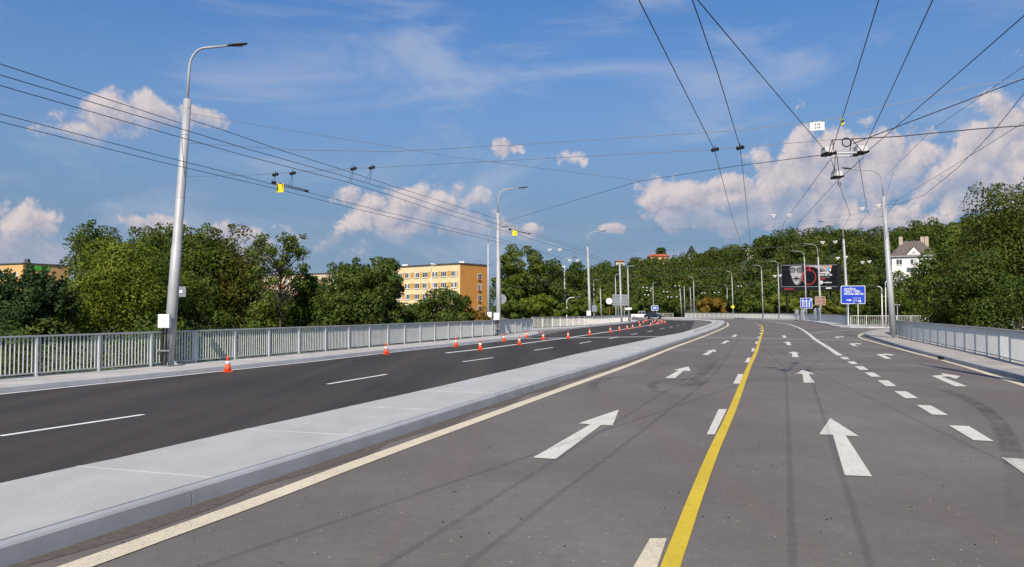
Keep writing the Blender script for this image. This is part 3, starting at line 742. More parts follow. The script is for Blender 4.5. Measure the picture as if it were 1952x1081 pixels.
camright = Vector((1, 0, 0))
b1 = G(320, 697, .15); t1 = D(357.5, 190, b1.y + .81); b1w = b1 + Vector((.2, .58, 0))
P1 = mast(b1, t1, .175, 'tall silver mast with lamp and white cabinet at the left, nearest of all masts', (D(436, 87, b1.y + .9), 0))
switch_box(P1, D(314, 612, b1.y - .22), camright)
c = D(348, 556, b1.y + .1); fr_r = Vector((.95, -.3, 0)).normalized()
sg = MB().box(c, .27, .03, .34, axes(fr_r.xy)).build('sign_back', 'sign_grey', P1); MB().box(c + Vector((-.04, -.03, 0)), .09, .02, .09).build('clamp', 'sign_white', sg)
b2 = G(950.5, 639.6, .15); t2 = D(949, 406, b2.y)
P2 = mast(b2, t2, .175, 'silver mast with lamp and white cabinet at the end of the left railing', (D(990, 358.5, b2.y), 0))
switch_box(P2, D(946.6, 603, b2.y - .35), camright, s=1.15)
c = D(956, 570, b2.y + .25); MB().tube([c, c + Vector((0, .03, 0))], .36, 20).build('sign_back', 'sign_grey', P2)
bR = G(1703.7, 643.5, .15); tR = D(1684, 375, bR.y)
PR1 = mast(bR, tR, .20, 'thick leaning grey mast with lamp at the end of the right railing', (D(1622, 322, bR.y), 0))
b0 = Vector((13.35, 17.4, .15)); t0 = b0 + Vector((-.35, 0, 8.8))
PR0 = mast(b0, t0, .175, 'silver mast on the right pavement just outside the right frame edge', (t0 + Vector((-1.7, .5, 1.8)), 0))
bL0 = Vector((-21.5, -4.0, .15)); tL0 = bL0 + Vector((.5, 0, 8.8))
# further masts: foot x, depth, top pixel, lamp end pixel or None, radius, label
MASTS = [(1125, 97, (1120, 470), (1146, 441), .17, 'silver lamp mast rising behind the pale left railing, right of the yellow-tagged wires'),
         (931, 83, (930.5, 463.5), (956, 433), .15, 'lamp mast in front of the orange end wall of the apartment block'),
         (1077, 118, (1075.5, 505), (1092, 491), .14, 'thin pale lamp mast before the tall clump, left of the pale railing middle'),
         (1185, 120, (1181, 500), None, .17, 'plain silver mast without lamp in front of the grey sign backs'),
         (1199, 126, (1196.5, 512), (1210, 507), .14, 'lamp mast just right of the grey sign backs'),
         (1133, 160, (1131.5, 540), (1140, 533.5), .11, 'slim lamp post between the tall mast and the round clock'),
         (1146.5, 150, (1144, 550), None, .14, 'short plain mast left of the round clock'),
         (1175, 150, (1173, 530), (1181, 523), .12, 'slim lamp post directly left of the grey sign backs'),
         (1246, 212, (1244.5, 545), (1252, 538), .12, 'slim lamp post above the small blue sign at the far junction'),
         (1300, 214, (1296, 550), None, .13, 'plain leaning mast, left one of three at the far bend'),
         (1306, 216, (1304, 545), None, .13, 'plain upright mast, middle one of three at the far bend'),
         (1318, 218, (1315.5, 548), None, .13, 'plain thin mast, right one of three at the far bend'),
         (1323.5, 206, (1322, 536), (1311, 528), .13, 'lamp post at the left end of the far bend railing'),
         (1398, 188, (1395, 527), (1383, 517), .14, 'lamp post with small yellow sign beside the brown shrub'),
         (1387, 226, (1386, 549), (1380, 543), .11, 'distant slim lamp post behind the brown shrub'),
         (1455, 173, (1451.5, 515), (1437, 505.5), .14, 'lamp post on the far bend, left of the billboard and of another lamp post'),
         (1486, 165, (1483, 508), (1467, 498), .14, 'lamp post standing just left of the billboard edge'),
         (1538, 151, (1533, 490), (1509, 478.5), .15, 'lamp post crossing the billboard face behind the lane sign'),
         (1565, 136, (1559.5, 490), (1532, 464.5), .17, 'thick mast with lamp crossing the billboard beside the brown sign'),
         (1617, 97, (1608, 456), (1569, 423), .18, 'thick silver mast with lamp carrying the large blue direction sign')]
FM = {}
for px, dep, tp, lp, r, lab in MASTS:
    g = D(px, 592, dep); base = Vector((g.x, dep, .13 if lp else .0))
    FM[px] = mast(base, D(*tp, dep), r, lab, (D(*lp, dep), 0) if lp else None, detail=r >= .165, arm_r=.05)
switch_box(FM[1125], D(1122, 597, 96.4), camright, s=1.4); switch_box(FM[931], D(933, 600, 82.5), camright, s=1.3); switch_box(FM[1077], D(1075, 604, 117.6), camright, s=1.4)
c = D(1397, 585, 187.7); MB().tube([c, c + Vector((0, .04, 0))], .5, 4).build('sign_plate', 'sign_yellow', FM[1398])
# small lamps and posts on the side streets
def post(name, px, dep, y_top, r, label, cat, base_z=-.2, mat='galv'):
    g = D(px, y_top, dep); root = thing(name, (g.x, dep, base_z), label, cat)
    MB().tube([(g.x, dep, base_z), g], [r, r * .8], 10).build('shaft', mat, root, smooth=True); return root, g
for px, dep, yt, ex, lab in [(1080.5, 98, 585, 1096, 'short street lamp with bent neck beside the thin pale mast'), (822, 150, 518, 833, 'street lamp in front of the yellow apartment facade'),
                             (1681, 88, 560, 1671, 'small white street lamp with bent neck left of the right mast'), (1688, 104, 548, 1697, 'small white street lamp partly hidden by the right mast')]:
    root, g = post('street_lamp', px, dep, yt, .07, lab, 'street lamp', mat='white_rail')
    e = D(ex, yt - (14 if px != 1080.5 else 18), dep)
    MB().tube([g, g + Vector((0, 0, (e.z - g.z) * .7)), g + (e - g) * Vector((.35, 0, 0)).x + Vector((0, 0, (e.z - g.z) * .6)), e], .05, 8).build('lamp_arm', 'white_rail', root, smooth=True)
    lamp_head(e, e - g, root, 1.5)
# round clock on a brown post
root, g = post('street_clock', 1162, 112, 584, .09, 'round white street clock on a dark post', 'clock', mat='copper')
c = D(1161, 574, 112); MB().tube([c + Vector((0, -.15, 0)), c + Vector((0, .15, 0))], .5, 24).build('clock_drum', 'dark_metal', root, smooth=True)
f_ = MB().tube([c + Vector((0, -.18, 0)), c + Vector((0, -.152, 0))], .44, 24).build('clock_face', 'sign_white', root)
MB().box(c + Vector((.0, -.195, .13)), .04, .02, .28).build('hand', 'black', f_); MB().box(c + Vector((.1, -.195, -.02)), .22, .02, .04).build('hand', 'black', f_)

# ================================================================== overhead wires
def wire(pts, r, label, mat='wire', group=None, name='overhead_wire', sag=0.0):
    pts = [Vector(p) for p in pts]
    if sag:
        a, b = pts; pts = [a + (b - a) * (k / 12) - Vector((0, 0, 4 * sag * (k / 12) * (1 - k / 12))) for k in range(13)]
    o = MB().tube(pts, r, 5).build(name, mat)
    return tag(o, label, 'wire', group)
CZ = 5.8
def contact(pxs, label, z=CZ, back=18, r=.0078):
    P = [G(x, y, z) for x, y in pxs]
    if back: P = [P[0] + (P[0] - P[1]).normalized() * back] + P
    return wire(P, r, label)
contact([(0, 143), (300, 232), (471, 284), (642, 332), (750, 364), (855, 400), (950, 428), (1117, 481.6), (1159, 498)], 'upper wire of the upper left trolley pair, from the left edge past the near mast')
contact([(0, 163), (300, 249.5), (471, 298), (663, 347.5), (750, 374.5), (824, 400), (950, 437), (1117, 487), (1150, 500)], 'lower wire of the upper left trolley pair, from the left edge past the near mast')
contact([(0, 217), (300, 295.5), (454, 334), (512, 349.5), (584, 366), (718, 400), (950, 455), (1074, 493)], 'upper wire of the lower left trolley pair carrying the yellow tag')
contact([(0, 232), (300, 307.5), (512, 356.5), (574, 372), (685, 400), (950, 461.5), (1030, 482)], 'lower wire of the lower left trolley pair carrying the yellow tag')
contact([(1218, 0), (1290, 143), (1362, 286), (1392, 400), (1413, 465), (1424, 515)], 'left wire of the pair coming down from the top edge centre-right', back=14)
contact([(1320, 0), (1370, 145), (1411, 282), (1424, 400), (1431, 468), (1437, 515)], 'right wire of the pair coming down from the top edge centre-right', back=14)
contact([(1330, 0), (1452, 145), (1578, 293)], 'slanting wire from the top edge down right to the suspended crossing', back=14)
contact([(1675, 0), (1630, 148), (1584, 293)], 'steep wire from the top edge to the left end of the suspended crossing', back=14)
contact([(1778, 0), (1710, 148), (1643, 292)], 'steep wire from the top edge to the right end of the suspended crossing', back=14)
contact([(1952, 30), (1800, 163), (1646, 295)], 'wire from the right frame edge down left to the suspended crossing', back=14)
contact([(1582, 305), (1494, 425), (1490, 445)], 'wire leaving the crossing down left, leftmost', back=0)
contact([(1646, 300), (1593, 348), (1524, 423.5), (1515, 444)], 'wire leaving the crossing down left through the lower block', back=0)
contact([(1584, 302), (1601, 356), (1621, 409), (1600, 449), (1575, 480)], 'wire leaving the crossing downward and bending left at its end', back=0)
contact([(1637, 303), (1645, 355), (1654, 404.7), (1626.5, 445.6), (1600, 478)], 'wire leaving the right end of the crossing downward, rightmost', back=0)
# suspended crossing
sw = G(1610, 294, CZ)
SWT = thing('wire_crossing', sw, 'suspended trolley wire crossing of white insulators and black bars', 'wire crossing')
def at5(x, y, dz=0): return G(x, y, CZ) + Vector((0, 0, dz))
for nm, x, y, w in (('left', 1578, 294, 1), ('right', 1640, 292, 1), ('low', 1595, 338, 1)):
    c = at5(x, y)
    k = MB().box(c + Vector((0, 0, .09)), .24, .26, .15).build('insulator_block', 'insulator', SWT)
    MB().box(c, .24, .30, .045).build('clamp_plate', 'black', SWT)
    for s_ in (-1, 1): MB().tube([c + Vector((s_ * .11, -.22, 0)), c + Vector((-s_ * .05, .26, 0))], .028, 6).build('clamp_bar', 'black', SWT)
    MB().tube([c + Vector((-.14, 0, .12)), c + Vector((.14, 0, .12))], .015, 6).build('pin', 'black', SWT)
for dy in (292, 298): MB().tube([at5(1586, dy + 1), at5(1634, dy - 1)], .024, 6).build('cross_bar', 'galv_post', SWT)
c = at5(1613.5, 273, .02)
MB().tube([c + Vector((.1 * math.cos(w), 0, .1 * math.sin(w))) for w in [2 * math.pi * k / 18 for k in range(19)]], .014, 6).build('cable_loop', 'black', SWT)
for a, b in (((1586, 267), (1580, 290)), ((1587, 267), (1590, 290)), ((1624, 265), (1620, 288)), ((1624, 265), (1644, 290)), ((1593, 287), (1590, 335)), ((1594, 287), (1600, 335))):
    MB().tube([at5(*a), at5(*b)], .010, 5).build('hanger', 'dark_metal', SWT)
for x, y in ((1591, 329), (1600, 353)):
    c = at5(x, y, .03); MB().tube([c + Vector((.05 * math.cos(w), .0, .06 * math.sin(w))) for w in [math.pi * k / 8 for k in range(-2, 11)]], .012, 5).build('shackle', 'black', SWT)
# cross spans between the near masts
A, B = b1w, b0
mid = lambda *p: [V(x, y, A, B) for x, y in p]
endR = t0 - Vector((0, 0, 1.7))
wire([D(356.5, 272.5, b1.y + .66)] + mid((440, 277.6), (568, 286), (750, 289), (1000, 275), (1410, 248), (1560, 231), (1620, 218.5), (1850, 165), (1952, 151)) + [endR + Vector((0, 0, .55))], .008, 'long pale upper cross span over the whole road, carrying the S14 plate', 'wire_light')
wire(mid((355, 337), (471, 334), (567, 328), (676, 321), (750, 317.5), (930, 308), (1360, 285), (1530, 271), (1590, 266)), .0075, 'lower cross span from the near mast to the suspended crossing', 'wire_light')
A2, B2 = b2, sw
jn = V(1220, 345, A2, B2)
wire([D(363, 216, b1.y + .75), D(457, 233, b1.y + 1), (D(363, 216, b1.y + .75) * .45 + jn * .55) - Vector((0, 0, .15)), jn], .008, 'thin span from the top of the near mast to the knot at the picture centre', 'wire_light')
wire([V(955, 425, A2, B2), V(1100, 381, A2, B2), jn, V(1400, 317, A2, B2), at5(1572, 295)], .009, 'thin wire from the second left mast through the knot to the crossing')
wire([tL0 - Vector((0, 0, .3)), D(0, 122, b1.y - 8), D(348, 236, b1.y + .7)], .011, 'feeder wire entering at the left edge and ending at the near mast')
m1 = D(362, 228, b1.y + .75); m2 = D(949, 418, b2.y)
wire([m1, D(426.6, 248.5, 27.0), D(534, 286, 29.6), D(642, 320, 33.4), D(750, 355, 38.6), m2], .011, 'feeder wire from the near mast to the second left mast')
wire([m2 - Vector((0, 0, .2)), D(1120, 478, 97)], .012, 'feeder wire from the second left mast to the mast behind the pale railing')
# cables to the right
A, B = sw, b0
wire(mid((1626, 274), (1699, 246), (1881, 177), (1952, 150)) + [t0 - Vector((0, 0, 1.1))], .012, 'thick black cable rising right from the crossing to the upper right edge')
wire(mid((1585, 267), (1715, 260), (1860, 246), (1952, 239.5)) + [t0 - Vector((0, 0, 2.6))], .013, 'thick black cable running nearly level right from the crossing')
A, B = bR, b0
wire([D(1687, 389.6, bR.y)] + mid((1714.6, 389), (1762, 371.6), (1824.6, 321), (1865.5, 280), (1903, 239.5), (1952, 178)) + [t0 - Vector((0, 0, .4))], .012, 'sagging black feeder cable from the right mast up to the right edge')
wire([D(1692, 386, bR.y)] + mid((1711, 381), (1859, 291), (1952, 233)) + [t0 - Vector((0, 0, 1.9))], .009, 'thin straight wire just above the sagging feeder on the right')
wire(mid((1697, 326), (1780, 245), (1860, 190), (1952, 126)) + [t0 + Vector((0, 0, .9))], .009, 'thin wire from above the right mast to the right edge')
wire([D(1689, 374, bR.y), V(1703, 326, A, B)], .009, 'short steep tie from the right mast top to the thin wire above')
wire([V(1711, 381, A, B), D(1662, 446, bR.y + 20)], .010, 'short thin wire descending left behind the right mast')
# far cross spans
for (x0, y0, d0), (x1, y1, d1), sg_, lab in [((1119, 462, 97), (1607, 436, 97), .6, 'upper far cross span between the mast behind the pale railing and the blue sign mast'), ((1120, 476, 97), (1607, 462, 97), .45, 'lower far cross span between the mast behind the pale railing and the blue sign mast'),
                                          ((949, 415, 57), (1688, 398, 53), 1.1, 'pale cross span from the second left mast to the right mast, upper'), ((949, 428, 57), (1687, 412, 53), .7, 'pale cross span from the second left mast to the right mast, lower'),
                                          ((1181, 512, 120), (1559, 500, 136), .5, 'far cross span before the hill, left end on the plain silver mast'), ((1196, 525, 126), (1533, 510, 151), .5, 'far cross span before the hill, right end on the post behind the lane sign'),
                                          ((1300, 556, 214), (1486, 530, 165), .4, 'far cross span at the bend above the brown shrub'), ((1173, 545, 150), (1455, 540, 173), .5, 'far low cross span at the left of the bend'), ((1075, 535, 118), (930, 545, 83), .4, 'far cross span before the tall clump')]:
    wire([D(x0, y0, d0), D(x1, y1, d1)], .011 if d0 > 60 else .008, lab, 'wire_light', sag=sg_)
# insulators hanging in the left spans
A, B = b1w, b0
def hanger(px, py, foot, label):
    c = V(px, py, b1w, b0); root = thing('span_insulator', c, label, 'insulator', 'black insulators hanging in the cross spans')
    MB().tube([c + Vector((-.10, 0, -.02)), c + Vector((.10, .0, .03))], .035, 8).build('insulator_body', 'black', root)
    for k in (-.06, 0, .06): MB().tube([c + Vector((k - .012, 0, k * .25)), c + Vector((k + .012, 0, k * .25 + .005))], .055, 10).build('shed', 'black', root)
    MB().tube([c, c + Vector((0, 0, .12))], .01, 5).build('hook', 'black', root)
    for fx, fy in foot: MB().tube([c - Vector((0, 0, .03)), G(fx, fy, CZ)], .006, 4).build('tie', 'wire', root)
hanger(525, 333, [(515, 351), (523, 352)], 'black span insulator, leftmost, above the yellow tag')
hanger(558, 330.5, [(549, 359), (556, 360)], 'black span insulator second from the near mast')
hanger(674, 322, [(663, 347), (669, 349)], 'black span insulator third from the near mast')
hanger(709, 320, [(697, 345), (704, 348)], 'black span insulator fourth from the near mast')
hanger(1363, 285.5, [], 'black span insulator on the wire pair at top centre-right, left')
hanger(1411, 282, [], 'black span insulator on the wire pair at top centre-right, right')
# yellow warning tags on the wires
for (x0, y0), (x1, y1), lab in [((522, 352), (584, 366), 'yellow section tag on the trolley wires beside the near mast'), ((972, 440), (1008, 447), 'small yellow section tag on the wires right of the second mast')]:
    a, b_ = G(x0, y0, CZ), G(x1, y1, CZ)
    root = thing('wire_tag', a, lab, 'tag')
    up = Vector((0, 0, .03)); cr = Vector((.9, -.35, 0)) * .2
    MB().tube([a + up, b_ + up], .013, 6).build('insulating_bar', 'galv_dark', root); MB().tube([a + up + cr, b_ + up + cr * .6], .012, 6).build('insulating_bar', 'black', root)
    q = a + (b_ - a) * .25; MB().box(q + Vector((.0, -.22, -.08)), .25, .02, .27, axes(Vector((.94, -.34)))).build('tag_plate', 'tag_yellow', root)
    MB().box(a + up * 2, .12, .08, .08).build('clamp', 'black', root); MB().box(b_ + up, .10, .08, .06).build('clamp', 'black', root)
# white delta hangers
for k, (x, y, d, lab) in enumerate([(1048, 477, 86, 'white delta hanger, upper left one near the tall clump'), (1067, 477, 86, 'white delta hanger, upper right one near the tall clump'), (1086, 497, 108, 'white delta hanger left of the mast behind the pale railing'), (1101, 497.5, 108, 'white delta hanger touching the mast behind the pale railing'),
        (1474, 412, 36, 'white delta hanger, left of the two under the crossing'), (1504, 411, 36, 'white delta hanger, right of the two under the crossing'), (1643, 399, 33, 'white delta hanger left of the right mast top'), (1674, 393, 34, 'white delta hanger touching the right mast top'),
        (1568, 463, 60, 'white delta hanger left of the blue sign mast top'), (1592, 462, 60, 'white delta hanger next to the blue sign mast'), (1597, 493, 80, 'white delta hanger above the billboard right end'), (1612, 491, 80, 'white delta hanger on the blue sign mast above the sign'), (1644, 501, 90, 'white delta hanger left of the white house'), (1657, 499.5, 90, 'white delta hanger nearest the white house'),
        (1477, 527, 140, 'white delta hanger left of the billboard, left one'), (1487, 526, 140, 'white delta hanger at the billboard left edge'), (1062, 507, 118, 'white delta hanger low before the tall clump, left one'), (1075, 510, 118, 'white delta hanger low before the tall clump, right one')]):
    c = D(x, y, d); s_ = .30 * (d / 60) ** .8 if d > 50 else .2; root = thing('delta_hanger', c, lab, 'wire hanger', 'white delta hangers on the cross spans')
    tri = [(-.55, .28), (.55, .34), (.0, -.30)]
    mb = MB()
    for i in range(3): 
        p, q = tri[i], tri[(i + 1) % 3]; mb.tube([c + Vector((p[0] * s_, 0, p[1] * s_)), c + Vector((q[0] * s_, 0, q[1] * s_))], .11 * s_, 5)
    mb.build('frame', 'insulator', root); MB().tube([c + Vector((-.4 * s_, 0, .2 * s_)), c + Vector((.4 * s_, 0, .24 * s_))], .13 * s_, 6).build('insulator_body', 'insulator', root)
for k, (x, y, d) in enumerate([(1226, 548, 190), (1233, 548.5, 190), (1241, 550, 190), (1233, 554, 190), (1240, 554.5, 190), (1265, 556, 195), (1272, 556.5, 195), (1229, 562, 190), (1236, 562.5, 190), (1287, 545, 200), (1295, 545, 200), (1273, 566, 195), (1280, 566.5, 195), (1290, 565.5, 195), (1338, 559, 200), (1344, 559, 200), (1362, 558, 200), (1370, 557.5, 200), (1407, 546, 190), (1413, 545.5, 190)]):
    c = D(x, y, d); s_ = .52
    o = MB().add([c + Vector((-.5 * s_, y_, .22 * s_)) for y_ in (-.06, .06)] + [c + Vector((.5 * s_, y_, .22 * s_)) for y_ in (-.06, .06)] + [c + Vector((0, y_, -.3 * s_)) for y_ in (-.06, .06)], [(0, 2, 4), (5, 3, 1), (0, 1, 3, 2), (2, 3, 5, 4), (4, 5, 1, 0)]).build('delta_hanger', 'insulator')
    tag(o, 'tiny white delta hanger in the wire cluster before the far hill', 'wire hanger', 'distant white delta hangers at the far junction')

# ================================================================== text and boards
def text(parent, body, O, r, u, n_, size, mat, align='LEFT', off=.004, name='lettering', bold=0.0):
    cu = bpy.data.curves.new('t', 'FONT'); cu.body = body; cu.size = size; cu.align_x = align; cu.offset = bold
    ob = bpy.data.objects.new('t', cu); COL.objects.link(ob)
    dg = bpy.context.evaluated_depsgraph_get(); me = bpy.data.meshes.new_from_object(ob.evaluated_get(dg))
    bpy.data.objects.remove(ob); bpy.data.curves.remove(cu)
    base = wloc(parent)
    for v in me.vertices: v.co = O + r * v.co.x + u * v.co.y + n_ * off - base
    me.materials.clear(); me.materials.append(MATS[mat])
    o = bpy.data.objects.new(name, me); COL.objects.link(o); o.parent = parent; return o
U = Vector((0, 0, 1))
def facing(yaw): r = Vector((math.cos(yaw), math.sin(yaw), 0)); return r, Vector((r.y, -r.x, 0))
def rrect(w, h, c):
    P = []
    for cx, cy, a0 in ((w / 2 - c, h / 2 - c, 0), (-w / 2 + c, h / 2 - c, 90), (-w / 2 + c, -h / 2 + c, 180), (w / 2 - c, -h / 2 + c, 270)):
        for k in range(4): a = math.radians(a0 + 30 * k); P.append((cx + c * math.cos(a), cy + c * math.sin(a)))
    return P
# S14 / V14 plate on the span
c = V(1558, 240.5, b1w, b0); r_, n_ = facing(math.radians(-18))
root = thing('wire_plate', c, 'white plate lettered S14 V14 hanging from the cross span', 'sign')
MB().slab(rrect(.33, .21, .01), c, r_, U, n_, .008).build('plate', 'sign_white', root)
text(root, 'S14', c + r_ * -.0 + U * .015, r_, U, n_, .085, 'black', 'CENTER', .012, bold=.002); text(root, 'V14', c + U * -.07, r_, U, n_, .085, 'black', 'CENTER', .012, bold=.002)
for s_ in (-.12, .12): MB().box(c + r_ * s_ + U * .11, .02, .02, .04).build('clip', 'black', root)
c = V(1606, 231, b1w, b0); root = thing('span_clamp', c, 'small yellow clamp on the cross span above the crossing', 'clamp')
MB().tube([c + Vector((-.03, 0, .07)), c + Vector((.03, 0, -.07)), c + Vector((-.05, 0, -.09))], .03, 6).build('body', 'tag_yellow', root); MB().box(c, .03, .1, .05).build('bolt', 'black', root)
# large blue direction sign
c = D(1626, 562, 95.5); r_, n_ = facing(math.radians(-16)); w, h = 2.75, 2.2
root = thing('direction_sign', (c.x, c.y, .15), 'large blue direction sign with place names beside the right side street', 'road sign')
bd = MB().slab(rrect(w, h, .14), c, r_, U, n_, .03).build('board', 'sign_white', root)
MB().slab(rrect(w - .12, h - .12, .1), c + n_ * .031, r_, U, n_, .006).build('blue_field', 'sign_blue', root)
for k, tx in enumerate(('HAVÍŘOV', 'ČESKÝ TĚŠÍN', 'FRÝDEK-MÍSTEK')): text(root, tx, c + r_ * -1.02 + U * (.60 - .30 * k), r_, U, n_, .31, 'sign_white', off=.045, bold=.006)
MB().slab([(-.75, -.60), (-.40, -.60), (-.40, -.50), (-.16, -.645), (-.40, -.79), (-.40, -.69), (-.75, -.69)], c + n_ * .038, r_, U, n_, .006).build('arrow', 'sign_white', root)
for (x, y, ww, hh, m_, s_) in ((.22, -.46, .42, .20, 'sign_white', 'D1'), (.72, -.46, .28, .2, 'sign_white', '11'), (.22, -.80, .42, .2, 'sign_white', '56'), (.72, -.80, .34, .22, 'sign_white', 'P')):
    MB().slab(rrect(ww, hh, .03), c + r_ * x + U * y + n_ * .038, r_, U, n_, .004).build('route_box', m_, root)
    if ww != .34: MB().slab(rrect(ww - .05, hh - .05, .02), c + r_ * x + U * y + n_ * .043, r_, U, n_, .004).build('route_field', 'sign_blue', root)
    else: MB().slab([(-.06, -.06), (.07, -.02), (-.02, .07)], c + r_ * x + U * y + n_ * .043, r_, U, n_, .004).build('pictogram', 'black', root)
for dx in (.55, -.55): q = c + r_ * dx - n_ * .07; MB().tube([(q.x, q.y, .15), (q.x, q.y, c.z + .6)], .045, 8).build('post', 'white_rail', root)
# blue lane sign
c = D(1537, 578, 148); r_, n_ = facing(math.radians(-14)); w, h = 2.1, 1.95
root = thing('lane_sign', (c.x, c.y, .13), 'square blue lane sign with three white arrows below the billboard', 'road sign')
MB().slab(rrect(w, h, .1), c, r_, U, n_, .03).build('board', 'sign_white', root); MB().slab(rrect(w - .14, h - .14, .08), c + n_ * .031, r_, U, n_, .006).build('blue_field', 'sign_blue', root)
for k, x in enumerate((-.62, 0, .58)):
    if k < 2: poly = [(-.07, -.75), (.07, -.75), (.07, .35), (.2, .35), (0, .78), (-.2, .35), (-.07, .35)]
    else: poly = [(-.09, -.75), (.05, -.75), (.05, .32), (.16, .50), (.16, .38), (.36, .62), (.14, .82), (.14, .70), (-.09, .40)]
    MB().slab(poly, c + r_ * x + n_ * .038, r_, U, n_, .006).build('arrow', 'sign_white', root)
for x in (-.31, .29):
    for y in (-.55, -.1, .35): MB().slab([(-.05, -.12), (.05, -.12), (.05, .12), (-.05, .12)], c + r_ * x + U * y + n_ * .038, r_, U, n_, .006).build('dash', 'sign_white', root)
MB().tube([(c.x, c.y + .12, .13), (c.x, c.y + .12, c.z + .8)], .06, 8).build('post', 'galv', root)
# brown tourist sign
c = D(1563.5, 573.5, 133.5); r_, n_ = facing(math.radians(-14)); root = thing('tourist_sign', (c.x, c.y, .13), 'small brown and cream tourist sign with three rows on the thick mast', 'road sign')
MB().slab(rrect(1.65, 1.45, .05), c, r_, U, n_, .03).build('board', 'chimney', root)
for k, m_ in enumerate(('sign_brown', 'sign_brown', 'sign_brown')):
    y = .46 - .46 * k; MB().slab(rrect(1.5, .36, .04), c + U * y + n_ * .031, r_, U, n_, .006).build('row', m_, root)
    MB().slab([(-.55, -.05), (.42, -.05), (.42, .05), (-.55, .05)], c + U * y + n_ * .038, r_, U, n_, .004).build('lettering', 'print_light', root)
    MB().slab([(-.68, 0), (-.6, .07), (-.6, -.07)], c + U * y + n_ * .038, r_, U, n_, .004).build('arrow', 'sign_white', root)
MB().tube([(c.x, c.y + .1, .13), (c.x, c.y + .1, c.z)], .05, 8).build('post', 'galv', root)
# small blue sign far away, backs of signs
c = D(1248, 587.3, 208); r_, n_ = facing(0); root = thing('blue_sign', (c.x, c.y, 0), 'small blue sign with white lettering beside the parked cars', 'road sign')
MB().slab(rrect(1.85, 1.3, .12), c, r_, U, n_, .04).build('board', 'sign_white', root); MB().slab(rrect(1.65, 1.1, .1), c + n_ * .041, r_, U, n_, .01).build('blue_field', 'sign_blue', root)
for y, wd in ((.2, .9), (-.15, 1.1)): MB().slab(rrect(wd, .16, .03), c + U * y + n_ * .052, r_, U, n_, .01).build('lettering', 'sign_white', root)
MB().tube([(c.x + .55, c.y + .1, 0), (c.x + .55, c.y + .1, c.z)], .05, 6).build('post', 'galv', root)
c = D(1182, 572, 128); root = thing('sign_back', (c.x, c.y, 0), 'big grey sign panel seen from behind between the masts', 'road sign'); r_, n_ = facing(0)
for k in range(5): MB().slab(rrect(2.5, .34, .02), c + U * (.74 - .37 * k), r_, U, n_, .03).build('panel', 'sign_grey', root)
for dx in (-.7, .7): MB().tube([(c.x + dx, c.y + .1, 0), (c.x + dx, c.y + .1, c.z + .9)], .06, 8).build('post', 'galv', root)
c = D(1132, 588, 101); root = thing('sign_back', (c.x, c.y, 0), 'small pale grey sign panel seen from behind, right of the lamp mast', 'road sign')
MB().slab(rrect(.75, .85, .05), c, r_, U, n_, .03).build('panel', 'sign_grey', root); MB().tube([(c.x, c.y + .05, 0), (c.x, c.y + .05, c.z)], .04, 8).build('post', 'galv', root)
c = D(1178.5, 577, 121.5); root = thing('round_sign', (c.x, c.y, 0), 'round grey sign seen from behind in front of the big sign panel', 'road sign')
MB().tube([c, c + Vector((0, .03, 0))], .40, 20).build('disc', 'sign_grey', root); MB().box(c + Vector((0, -.02, 0)), .5, .02, .06).build('stiffener', 'galv', root); MB().tube([(c.x, c.y + .08, 0), (c.x, c.y + .08, c.z)], .04, 8).build('post', 'galv', root)
c = D(1198, 588.5, 124); root = thing('board_sign', (c.x, c.y, 0), 'narrow white board on the foot of the lamp mast left of the parked cars', 'road sign')
MB().slab(rrect(1.0, .34, .02), c, r_, U, n_, .03).build('panel', 'sign_white', root); MB().tube([(c.x + .3, c.y + .05, 0), (c.x + .3, c.y + .05, c.z)], .05, 8).build('post', 'black', root)
c = D(1711, 581, 84); root = thing('street_name_sign', (c.x, c.y, 0), 'small dark street name sign on a grey post right of the right mast', 'road sign')
MB().slab(rrect(.95, .22, .03), c + Vector((-.1, 0, 0)), r_, U, n_, .03).build('panel', 'dark_metal', root); MB().slab(rrect(.8, .06, .01), c + Vector((-.1, 0, 0)) + n_ * .032, r_, U, n_, .004).build('lettering', 'print_light', root); MB().tube([(c.x, c.y + .05, -.2), (c.x, c.y + .05, c.z)], .045, 8).build('post', 'galv', root)
# bus shelter backs over the far railing
for k, (x, y, lab) in enumerate([(1518, 596, 'bent grey noise panel above the far railing, leftmost'), (1529, 596, 'bent grey noise panel above the far railing, middle'), (1557, 594.5, 'larger bent grey noise panel beside the thick mast')]):
    c = D(x, y, 150 - k * 6); w = (.6, .6, 1.1)[k]; root = thing('bent_panel', (c.x, c.y, .13), lab, 'panel')
    MB().add([c + Vector(p) for p in ((-w / 2, 0, -1.4), (w / 2, 0, -1.4), (w / 2, 0, .05), (w / 2 + .35, .5, .65), (-w / 2 + .35, .5, .65), (-w / 2, 0, .05))] + [c + Vector(p) + Vector((0, .05, 0)) for p in ((-w / 2, 0, -1.4), (w / 2, 0, -1.4), (w / 2, 0, .05), (w / 2 + .35, .5, .65), (-w / 2 + .35, .5, .65), (-w / 2, 0, .05))],
             [(0, 1, 2, 5), (5, 2, 3, 4), (6, 11, 8, 7), (11, 10, 9, 8), (0, 6, 7, 1), (1, 7, 8, 2), (2, 8, 9, 3), (3, 9, 10, 4), (4, 10, 11, 5), (5, 11, 6, 0)]).build('sheet', 'galv_dark', root)
    MB().tube([c + Vector((w / 2 + .02, -.03, -1.4)), c + Vector((w / 2 + .02, -.03, .05)), c + Vector((w / 2 + .37, .47, .65))], .035, 6).build('edge_bar', 'galv_rail', root)

